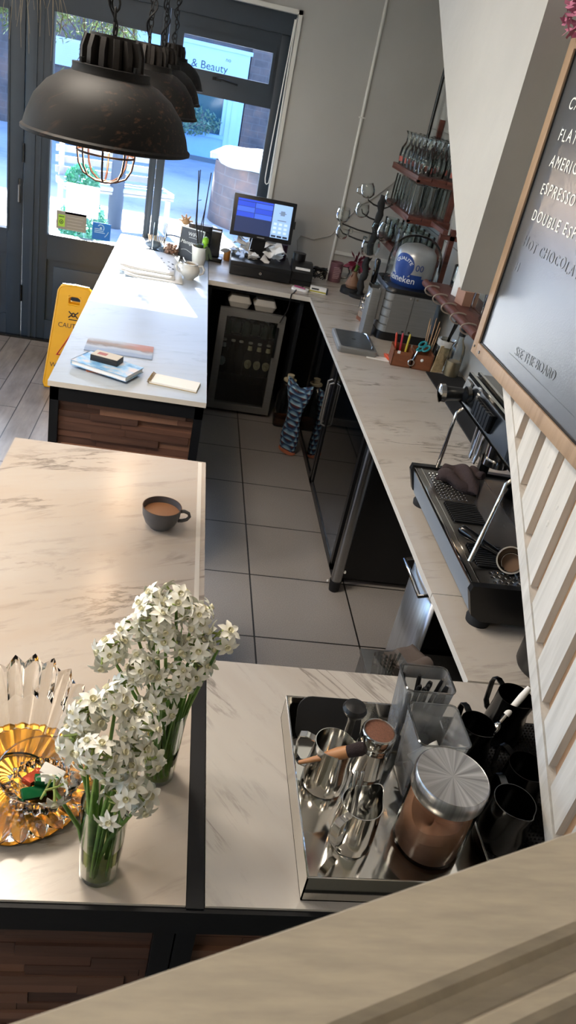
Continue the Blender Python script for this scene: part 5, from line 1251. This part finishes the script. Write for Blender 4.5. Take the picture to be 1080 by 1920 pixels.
obj('rim', mb, CHROME, r)
ZT = .904
jug('milk_jug', 'larger steel milk jug holding a wooden brush on the tray', (.402, 1.045, ZT), math.radians(-20), .046, .112, CHROME)
jug('milk_jug', 'steel milk jug with two spoons at the front of the tray', (.437, .912, ZT), math.radians(40), .042, .104, CHROME, top=.92)
r = thing('bar_brush', 'wooden handled brush with dark bristles across the larger jug', 'brush', (.372, 1.025, 1.0), 0)
mb = MB(); A = Vector((-.004, .0, -.01)); B = Vector((.058, -.012, .032)); L_ = lambda k: tuple(A.lerp(B, k))
mb.tube([L_(-.5), L_(0), L_(.3), L_(.6), L_(.85)], [.004, .006, .010, .013, .012], 14); obj('handle', mb, M('brush_wood', '#a5744a', .35), r)
mb = MB(); mb.tube([L_(.85), L_(1.0), L_(1.2), L_(1.32)], [.012, .013, .014, .011], 14); obj('bristles', mb, M('bristle', '#231516', .9, bump=.8, bs=400), r)
for k, (dx, c) in enumerate(((0, CHROME), (.012, M('spoon_satin', '#b8b8b6', .25, 1)))):
    r = thing('spoon', ['polished spoon standing in the front jug, closer to its handle', 'satin spoon standing in the front jug, closer to its spout'][k], 'spoon', (.425 + dx, .915, .912), 0, 'spoons in the front jug')
    mb = MB(); mb.tube([(0, 0, 0), (-.006, .012, .09), (-.010, .018, .150), (-.0105, .019, .153)], [.0035, .003, .0048, .003], 8); mb.ball((0, 0, .004), .012, (.5, 1, 1.2), 2); obj('spoon', mb, c, r)
r = thing('cocoa_shaker', 'steel shaker with a brown cocoa mesh top on the tray', 'shaker', (.500, 1.082, ZT))
mb = MB(); mb.lathe([(0, 0), (.033, 0), (.0345, .004), (.0345, .072), (.036, .074), (.0345, .078), (.036, .082), (.0345, .086), (.036, .09), (.036, .112), (.034, .115), (.031, .115), (.030, .111)], 40); obj('can', mb, CHROME, r)
mb = MB(); mb.lathe([(.0305, .111), (.015, .1135), (0, .114)], 32); obj('mesh_top', mb, M('cocoa_mesh', '#6b4534', .7, var=.3, vs=300, bump=.5, bs=600), r)
r = thing('cocoa_jar', 'large glass jar of cocoa powder with a brushed steel lid', 'jar', (.588, .915, ZT))
mb = MB(); mb.lathe([(0, .002), (.060, .002), (.066, .008), (.067, .135), (.060, .148), (.060, .16)], 48); mb.lathe([(.0635, .010), (.0635, .135)], 48); obj('glass', mb, GLASS, r)
mb = MB(); mb.lathe([(0, .005), (.058, .005), (.0625, .011), (.0625, .075), (.05, .09), (.03, .084), (.01, .072), (0, .07)], 40, f=lambda q, z, t: (q, z + (.014 * math.sin(t + .6) + .006 * math.sin(3 * t)) * (z > .06))); obj('cocoa', mb, M('cocoa_powder_jar', '#8d644e', .95, var=.12, vs=30), r)
t = NT('radial_steel'); v = t.coords(); gr = t.add('ShaderNodeTexGradient', gradient_type='RADIAL'); t.l(v, gr.inputs[0]); n = t.add('ShaderNodeTexNoise', noise_dimensions='1D'); n.inputs['Scale'].default_value = 26; n.inputs['Detail'].default_value = 4; t.l(gr.outputs['Fac'], n.inputs['W'])
t.base(t.ramp(n.outputs['Fac'], [(.3, '#8e8f91'), (.7, '#c4c6c8')]), .28, 1); t.b.inputs['Anisotropic'].default_value = .6; RADIAL = t.m
mb = MB(); mb.lathe([(.064, .148), (.069, .149), (.070, .153), (.070, .182), (.067, .186), (.066, .185), (0, .185)], 56); obj('lid', mb, RADIAL, r)
def tub(name, label, x0, x1, y0, y1, h):
    r = thing(name, label, 'container', ((x0 + x1) / 2, (y0 + y1) / 2, ZT)); hx, hy = (x1 - x0) / 2, (y1 - y0) / 2
    mb = MB(); mb.rrect(-hx, hx, -hy, hy, .014, (0, .003, h * .6, h), ins=(.014, .012, .005, 0), caps=(True, False)); mb.rrect(-hx, hx, -hy, hy, .014, (h, .003 + .001), ins=(.002, .014), caps=(False, False)); obj('body', mb, ACRYL, r, smooth=40)
    mb = MB(); ring = []
    for cx, cy, t0 in ((hx - .014, hy - .014, 0), (-hx + .014, hy - .014, PI / 2), (-hx + .014, -hy + .014, PI), (hx - .014, -hy + .014, 1.5 * PI)):
        for q in range(6): a = t0 + PI / 2 * q / 5; ring.append((cx + .014 * math.cos(a), cy + .014 * math.sin(a), h))
    mb.tube(ring, .0022, 6, True); obj('rim', mb, glass('tub_rim', '#d5d8d9', '#b9bfc2', .45, .1, .5) if 'tub_rim' not in bpy.data.materials else bpy.data.materials['tub_rim'], r)
    mb = MB(); mb.rrect(-hx + .012, hx - .012, -hy + .012, hy - .012, .012, (0, .006)); obj('base_rim', mb, PAPER, r)
    return r
tub('clear_container', 'clear plastic container of sugar sachets in front of the cutlery one', .553, .660, 1.003, 1.118, .165)
tub('clear_container', 'clear plastic container of black handled cutlery at the back of the tray', .548, .655, 1.124, 1.205, .19)
n = 0; kn = None
for k in range(10):
    x, y = .585 + .008 * (k % 5) + rnd.uniform(-.003, .003), 1.16 + .02 * (k // 5); tl = (rnd.uniform(-.12, .12), rnd.uniform(-.22, .1), rnd.uniform(0, 3))
    if kn is None:
        kn = thing('table_knife', 'black handled knife standing in the clear cutlery container', 'knife', (x, y, .912), 0, 'cutlery in the clear container', tl)
        mb = MB(); mb.rrect(-.006, .006, -.004, .004, .003, (.07, .075, .165, .172), ins=(.001, 0, 0, .0015)); obj('handle', mb, BLACKP, kn)
        mb = MB(); mb.box(-.006, .006, -.0008, .0008, 0, .07); obj('blade', mb, CHROME, kn, smooth=0)
    else: dup(kn, (x, y, .912), rot=tl)
sc = None
for k in range(9):
    loc = (.585 + .045 * rnd.random(), 1.03 + .05 * rnd.random(), .915 + .007 * k); ro = (rnd.uniform(-.6, .6), rnd.uniform(-.6, .6), rnd.uniform(0, 3))
    mb = MB(); mb.box(-.022, .022, -.014, .014, -.002, .002, bev=.001)
    c_ = M('sachet_orange', '#c07a52', .6) if k == 1 else M('sachet_brown', '#8a6f5d', .6) if k == 3 else PAPER
    o = obj('sugar_sachet', mb, c_, loc=loc, rot=ro); tag(o, 'orange sugar sachet low in the clear container' if k == 1 else 'brown sugar sachet low in the clear container' if k == 3 else 'white paper sachet heaped in the front clear container', 'sachet', 'sachets in the clear container')
mb = MB(); mb.sheet(lambda u, v: (-.035 + .07 * u, -.03 + .06 * v, .06 + .01 * math.sin(5 * u) * math.sin(4 * v)), 8, 8); o = obj('paper_napkin', mb, PAPER, loc=(.612, 1.06, .925), rot=(.2, -.15, .4), solid=.002); tag(o, 'white paper napkin crumpled on the sachets', 'napkin')
mb = MB(); mb.rrect(-.072, .072, -.05, .05, .03, (0, .006)); o = obj('tamping_mat', mb, RUBBER, loc=(.425, 1.183, .935), rot=(math.radians(58), 0, 0)); tag(o, 'black rounded mat leaning on the back wall of the tray', 'mat')
r = thing('coffee_tamper', 'black mushroom-topped tamper behind the larger jug', 'tamper', (.452, 1.125, ZT))
mb = MB(); mb.lathe([(0, 0), (.028, 0), (.029, .004), (.029, .014), (.024, .018), (.010, .024), (.009, .07), (.012, .078), (.024, .086), (.026, .091), (.022, .097), (.010, .100), (0, .1005)], 32); obj('body', mb, BLACKP, r)
mb = MB(); mb.lathe([(0, -.0005), (.0292, -.0005), (.0292, .010)], 32); obj('steel_base', mb, CHROME, r)
r.scale = (1, 1, 1.4)

# rubber mat with the dark milk jugs
mb = MB(); mb.box(.69, .95, .885, 1.255, .9, .904)
for i in range(30):
    for j in range(42):
        x, y = .694 + .0087 * i, .890 + .0087 * j; w = .0028
        mb.rings([[Vector((x - w, y - w, .904)), Vector((x + w, y - w, .904)), Vector((x + w, y + w, .904)), Vector((x - w, y + w, .904))], [Vector((x - w * .5, y - w * .5, .9075)), Vector((x + w * .5, y - w * .5, .9075)), Vector((x + w * .5, y + w * .5, .9075)), Vector((x - w * .5, y + w * .5, .9075))]], True, (False, True))
o = obj('drip_mat', mb, RUBBER, smooth=0); tag(o, 'black studded rubber mat under the dark milk jugs', 'mat')
DJ = M('dark_jug_steel', '#4b4c4d', .2, 1)
ZM = .9078
jug('milk_jug', 'dark steel jug half hidden behind the sachet container', (.735, 1.135, ZM), math.radians(-80), .044, .10, DJ)
jug('milk_jug', 'tall dark steel jug with a white handled spoon', (.838, 1.205, ZM), math.radians(-70), .046, .125, DJ)
jug('milk_jug', 'dark steel jug beside the plank panel, between the tall one and the widest', (.80, 1.015, ZM), math.radians(-62), .046, .112, DJ)
jug('milk_jug', 'widest dark steel jug just behind the cocoa jar', (.742, .930, ZM), math.radians(-85), .048, .108, DJ)
r = thing('spoon', 'white handled spoon resting in the tall dark jug', 'spoon', (.768, 1.142, .945), 0, rot=(-.36, .64, .0))
mb = MB(); mb.tube([(0, 0, .06), (0, 0, .085)], .004, 8); mb.ball((0, 0, .04), .012, (.5, 1, 1.6), 2); obj('bowl', mb, CHROME, r)
mb = MB(); mb.tube([(0, 0, .08), (0, 0, .135), (0, 0, .16)], [.007, .008, .006], 12); obj('handle', mb, PAPER, r)

# ------------------------------------------------------------ coffee cup
CUPG = M('stone_grey_glaze', '#4d4e51', .38, var=.08, vs=40); CUPR = M('brown_rim', '#4c3526', .4)
r = thing('coffee_cup', 'dark grey cup of milky coffee on the warm marble top', 'cup', (.02, 1.955, .9))
mb = MB(); mb.lathe([(0, .002), (.028, .002), (.031, 0), (.033, .004), (.046, .018), (.055, .042), (.057, .066), (.0575, .0685), (.055, .0685), (.053, .042), (.044, .02), (0, .01)], 56); obj('body', mb, CUPG, r)
mb = MB(); mb.lathe([(.0570, .0675), (.0572, .0695), (.0552, .0695), (.055, .0675)], 56); obj('rim', mb, CUPR, r)
mb = MB(); mb.tube([(.052, 0, .058), (.066, 0, .060), (.079, 0, .055), (.083, 0, .044), (.076, 0, .033), (.062, 0, .027), (.05, 0, .026)], [.006, .0055, .005, .005, .005, .0055, .006], 12); obj('handle', mb, CUPG, r, smooth=60)
mb = MB(); mb.lathe([(.0535, .050), (.02, .0505), (0, .0505)], 40); obj('coffee', mb, COFFEE, r)

# ------------------------------------------------------------ narcissi
fm = MB()
for k in range(6):
    a = 2 * PI * k / 6; ca, sa = math.cos(a), math.sin(a); w = .0044
    P_ = lambda d, s, z: Vector((d * ca - s * sa, d * sa + s * ca, z))
    rows = [(.002, .0018, .001), (.007, w, .002), (.0115, w * .85, .0015), (.0165, .0006, -.001)]
    fm.rings([[P_(d, -s, z), P_(d, 0, z - .0012), P_(d, s, z)] for d, s, z in rows], False, mi=0)
fm.lathe([(.002, .001), (.0038, .003), (.0042, .0052)], 10, mi=1); fm.ball((0, 0, .003), .0016, sub=1, mi=1)
fm.tube([(0, 0, .001), (0, .0005, -.008), (0, .003, -.016), (0, .006, -.024)], [.0018, .0013, .0016, .0012], 6, mi=2)
FLM = bpy.data.meshes.new('flower'); bmesh.ops.recalc_face_normals(fm.bm, faces=fm.bm.faces[:]); fm.bm.to_mesh(FLM); fm.bm.free()
for m in (PETAL, CUPY, M('pale_green', '#8a9a4e', .5)): FLM.materials.append(m)
for p in FLM.polygons: p.use_smooth = True
STEMG = M('stem_green', '#47702f', .4, col2='#82a651', vs=16); BRACT = M('papery_bract', '#8f8258', .6)
def stem(label, base, head, group, nfl, spread=.026, bend=.0):
    r = thing('narcissus', label, 'flower', base, 0, group)
    H = Vector(head) - Vector(base); mid = H * .5 + Vector((-H.x * .18, -H.y * .18, 0))
    pts = [Vector((0, 0, 0)).lerp(mid, k / 4) * 1.0 for k in range(4)] + [mid.lerp(H, k / 4) for k in range(5)]
    if bend: pts[-1] = pts[-1]; pts[-2] += Vector((0, 0, bend)); pts[-3] += Vector((0, 0, bend * .8))
    mb = MB(); mb.tube(pts, [.0036] * 6 + [.0032, .003, .0026], 8); obj('stem', mb, STEMG, r, smooth=60)
    mb = MB(); mb.tube([H, H + Vector((.004, .002, .012)), H + Vector((.010, .004, .026))], [.004, .0035, .0008], 6, flat=.5); obj('bract', mb, BRACT, r, smooth=60)
    nfl = int(nfl * 1.3)
    for k in range(nfl):
        z = 1 - 1.5 * (k + .5) / nfl; a = 2.4 * k + rnd.uniform(-.4, .4); s = math.sqrt(max(0, 1 - z * z)); d = Vector((s * math.cos(a), s * math.sin(a), z)); d = (d + Vector((rnd.uniform(-.25, .25), rnd.uniform(-.25, .25), 0))).normalized()
        o = bpy.data.objects.new('flower', FLM); link(o); o.parent = r
        o.location = H + d * spread * rnd.uniform(.65, 1.3); face = (d + Vector((rnd.gauss(0, .3), -.15 + rnd.gauss(0, .3), -.12 + rnd.gauss(0, .3)))).normalized()
        q = face.to_track_quat('Z', 'Y'); o.rotation_mode = 'QUATERNION'; o.rotation_quaternion = q; s_ = rnd.uniform(1.1, 1.45); o.scale = (s_,) * 3
    return r
def leaf(base, tip, w, label, group):
    b = Vector((0, 0, 0)); tp_ = Vector(tip) - Vector(base); sd = Vector((-tp_.y, tp_.x, 0)); sd = sd.normalized() if sd.length > 1e-3 else Vector((1, 0, 0))
    mb = MB(); rings = []
    for k in range(9):
        t_ = k / 8; c = tp_ * t_ + Vector((0, 0, .012 * math.sin(PI * t_))); ww = w * (1 if t_ < .6 else max(.05, 1 - (t_ - .6) / .4)); rings.append([c - sd * ww, c + Vector((0, -.0015, 0)), c + sd * ww])
    mb.rings(rings, False); o = obj('narcissus_leaf', mb, STEMG, loc=base, smooth=60, solid=.0012); tag(o, label, 'leaf', group)
def vase(label, loc):
    r = thing('glass_vase', label, 'vase', loc)
    mb = MB(); mb.lathe([(0, .001), (.031, .001), (.0335, .006), (.039, .18), (.0375, .18), (.033, .014), (0, .010)], 44); obj('glass', mb, GLASS, r, smooth=50)
    mb = MB(); mb.lathe([(0, .0105), (.0325, .0145), (.0355, .085), (0, .085)], 36); obj('water', mb, glass('vase_water', '#eef3dc', '#c9d49b', .08, .0, .4) if 'vase_water' not in bpy.data.materials else bpy.data.materials['vase_water'], r, smooth=30)
    mb = MB(); mb.tube([(.039 * math.cos(2 * PI * k / 44), .039 * math.sin(2 * PI * k / 44), .18) for k in range(44)], .0012, 6, True); obj('rim', mb, GLASS, r)
    return r
V1 = (-.02, .828, .9); V2 = (.066, 1.04, .9)
vase('straight glass vase of white narcissi nearest the gold edged dish', V1); vase('straight glass vase of white narcissi behind, nearer the aisle', V2)
H1 = [(-.062, .845, 1.245, 8), (-.022, .85, 1.262, 8), (.012, .845, 1.235, 8), (.022, .825, 1.185, 7), (-.075, .83, 1.20, 6), (-.012, .80, 1.195, 8), (.012, .79, 1.15, 6), (-.04, .79, 1.225, 7), (.034, .80, 1.115, 4), (-.004, .775, 1.125, 4)]
for k, hd in enumerate(H1):
    a = 2.1 * k; stem('white narcissus stem in the vase by the gold dish', (V1[0] + .022 * math.cos(a), V1[1] + .022 * math.sin(a), .915), hd[:3], 'narcissi in the front vase', hd[3])
stem('short narcissus stem drooping left over the glass bowl', (V1[0] - .02, V1[1] - .0, .915), (-.098, .80, 1.135), 'narcissi in the front vase', 3, .022)
H2 = [(.055, 1.055, 1.31, 9), (.022, 1.06, 1.295, 8), (.09, 1.05, 1.285, 8), (-.008, 1.045, 1.25, 8), (.045, 1.02, 1.25, 8), (.098, 1.03, 1.235, 8), (-.045, 1.02, 1.215, 8), (.012, 1.0, 1.20, 8), (.075, 1.0, 1.185, 7), (.05, .985, 1.145, 6), (.112, 1.035, 1.18, 4), (-.015, .985, 1.165, 6), (.02, 1.03, 1.28, 8)]
for k, hd in enumerate(H2):
    a = 1.9 * k; stem('white narcissus stem in the vase nearer the aisle', (V2[0] + .022 * math.cos(a), V2[1] + .022 * math.sin(a), .915), hd[:3], 'narcissi in the rear vase', hd[3])
stem('narcissus stem leaning out to the right over the black bar', (V2[0] + .02, V2[1], .915), (.143, 1.035, 1.255), 'narcissi in the rear vase', 4, .02)
for k in range(12):
    a = .9 * k; leaf((V1[0] + .02 * math.cos(a), V1[1] + .02 * math.sin(a), .913), (V1[0] + .036 * math.cos(a + .5), V1[1] + .03 * math.sin(a + .5), 1.13 + .02 * (k % 4)), .0055, 'strap leaf among the stems of the front vase', 'leaves in the front vase')
for k in range(13):
    a = .8 * k; leaf((V2[0] + .02 * math.cos(a), V2[1] + .02 * math.sin(a), .913), (V2[0] + .036 * math.cos(a + .5), V2[1] + .03 * math.sin(a + .5), 1.15 + .025 * (k % 5)), .006, 'strap leaf among the stems of the rear vase', 'leaves in the rear vase')

# ------------------------------------------------------------ crystal dish, bowl and sweets
RG = real_glass('heavy_crystal', '#fbf8f2', 1.5)
r = thing('crystal_dish', 'fluted crystal dish with a golden base and raised fan back', 'dish', (-.19, 1.0, .9))
def flute(q, z, t):
    k = abs(((t * 26 / (2 * PI)) % 1) - .5) * 2; f_ = max(0, min(1, (q - .03) / .08))
    return q, z - .0035 * f_ * k
mb = MB(); mb.lathe([(0, .0041), (.10, .0041), (.134, .0095), (.138, .011), (.138, .0135), (.132, .0145), (.125, .0135), (.10, .0105), (.04, .0095), (0, .0095)], 208, f=flute); obj('gold_base', mb, GOLD, r, smooth=12)
def fan(q, z, t):
    rise = max(0, math.sin(t)) ** .8; k = abs(((t * 26 / (2 * PI)) % 1) - .5) * 2; w = z
    out = 1 if q in OUTR else 0; return q * (1 - .11 * k * w * out), .0135 + (.012 + .15 * rise) * w ** 1.25 + .010 * (1 - k) * w * rise
OUTR = (.150, .147, .124, .094)
mb = MB(); pr_in = [(.055, 0), (.085, .3), (.115, .65), (.138, .93), (.142, .98)]; pr_out = [(.150, 1.0), (.147, .93), (.124, .62), (.094, .28), (.060, 0)]
mb.lathe(pr_in + pr_out + [(.055, 0)], 208, f=fan); obj('crystal_fan', mb, RG, r, smooth=12)
r = thing('crystal_bowl', 'small diamond-cut crystal bowl standing in the fluted dish', 'bowl', (-.142, .972, .9056))
def stud(q, z, t):
    k = abs(((t * 20 / (2 * PI) + (.5 if z > .024 else 0)) % 1) - .5) * 2
    return q * (1 + (.16 * k if .006 < z < .036 and q > .045 else 0)), z
mb = MB(); mb.lathe([(0, .006), (.046, .006), (.05, .014), (.053, .022), (.052, .024), (.056, .032), (.054, .038), (.066, .055), (.076, .070), (.074, .071), (.062, .056), (.05, .04), (.046, .026), (.03, .014), (0, .013)], 120, f=stud); obj('bowl', mb, RG, r, smooth=12)
mb = MB(); mb.lathe([(.076 * 1, .0705), (.0775, .0715), (.0745, .0725)], 100); obj('rim', mb, CRYSTAL, r)
GF = M('green_foil', '#0f6b3c', .2, .4); RF = M('red_foil', '#b5482f', .25, .4)
for k, (x, y, z, rz, m, lb) in enumerate(((-.135, .975, .935, .2, GF, 'green wrapped chocolate on top in the crystal bowl'), (-.158, .985, .930, 1.0, RF, 'red wrapped sweet under the green one in the bowl'), (-.128, 1.0, .931, -.3, PAPER, 'white wrapped sweet towards the back of the bowl'), (-.155, .955, .928, .5, GF, 'green wrapped chocolate at the front of the bowl'))):
    mb = MB(); mb.box(-.022, .022, -.011, .011, 0, .012, bev=.003)
    if k == 0: mb.box(-.012, .008, -.0115, .0115, .0115, .0125, mi=1)
    o = obj('wrapped_sweet', mb, [m, PAPER], loc=(x, y, z), rot=(.2 * (k - 1), .25, rz)); tag(o, lb, 'sweet', 'sweets in the crystal bowl')

# ------------------------------------------------------------ light and camera
def light(name, typ, loc, energy, col=(1, 1, 1), rot=(0, 0, 0), **k):
    d = bpy.data.lights.new(name, typ); d.energy = energy; d.color = col
    for a, v in k.items(): setattr(d, a, v)
    o = bpy.data.objects.new(name, d); link(o); o.location = loc; o.rotation_euler = rot; return o
az = math.atan2(-.239, 1); el = math.radians(33.8)
sd = Vector((math.sin(az) * math.cos(el), math.cos(az) * math.cos(el), math.sin(el)))
s_ = light('sun', 'SUN', (0, 0, 10), 55, (1, .95, .88), angle=math.radians(.6)); s_.rotation_euler = sd.to_track_quat('Z', 'Y').to_euler()
WARM = (1, .78, .55)
for p in pos: light('pendant_glow', 'POINT', (p[0], p[1], p[2] - .05), 2.5, WARM, shadow_soft_size=.03)
for x, y, e in ((-.6, 2.0, 34), (-2.3, 1.7, 38), (-2.0, 4.4, 10), (-1.2, -.3, 10)): light('ceiling_fill', 'AREA', (x, y, 2.98), e, (1, .88, .74), size=.5)  # area lights added as unseen interior fill, without fixtures
w = bpy.data.worlds.new('sky'); SC.world = w; w.use_nodes = True; nt = w.node_tree; bg = nt.nodes['Background']
sk = nt.nodes.new('ShaderNodeTexSky'); sk.sky_type = 'NISHITA'; sk.sun_disc = False; sk.sun_elevation = el; sk.sun_rotation = az; sk.altitude = 50; sk.air_density = 1.0; sk.dust_density = 1.5
mxw = nt.nodes.new('ShaderNodeMix'); mxw.data_type = 'RGBA'; mxw.blend_type = 'MULTIPLY'; mxw.inputs[0].default_value = 1; mxw.inputs[7].default_value = (.78, .95, 1.22, 1)
nt.links.new(sk.outputs[0], mxw.inputs[6]); nt.links.new(mxw.outputs[2], bg.inputs[0]); bg.inputs[1].default_value = .65
cam = bpy.data.cameras.new('camera'); co = bpy.data.objects.new('camera', cam); link(co); SC.camera = co
yaw, pit, rol = .19718151, .51156334, .21949554
cy, sy, cp, sp_ = math.cos(yaw), math.sin(yaw), math.cos(pit), math.sin(pit)
F = Vector((sy * cp, cy * cp, -sp_)); Rt = Vector((cy, -sy, 0)); U = Rt.cross(F)
R2 = Rt * math.cos(rol) + U * math.sin(rol); U2 = -Rt * math.sin(rol) + U * math.cos(rol)
m = Matrix((R2, U2, -F)).transposed().to_4x4(); m.translation = (0, 0, 2.12); co.matrix_world = m
cam.sensor_fit = 'VERTICAL'; cam.sensor_height = 24; cam.sensor_width = 13.5; cam.lens = 24 * 1431.6 / 1920; cam.clip_start = .02; cam.clip_end = 200
cam.dof.use_dof = True; cam.dof.focus_distance = 1.7; cam.dof.aperture_fstop = 9
SC.view_settings.view_transform = 'Standard'; SC.view_settings.look = 'None'; SC.view_settings.exposure = .52; SC.view_settings.gamma = 1; SC.view_settings.use_curve_mapping = False
SC.cycles.use_denoising = True; SC.cycles.max_bounces = 12; SC.cycles.transparent_max_bounces = 32; SC.cycles.transmission_bounces = 10; SC.cycles.glossy_bounces = 5; SC.cycles.diffuse_bounces = 5
SC.cycles.sample_clamp_indirect = 6; SC.cycles.caustics_refractive = False; SC.cycles.caustics_reflective = False
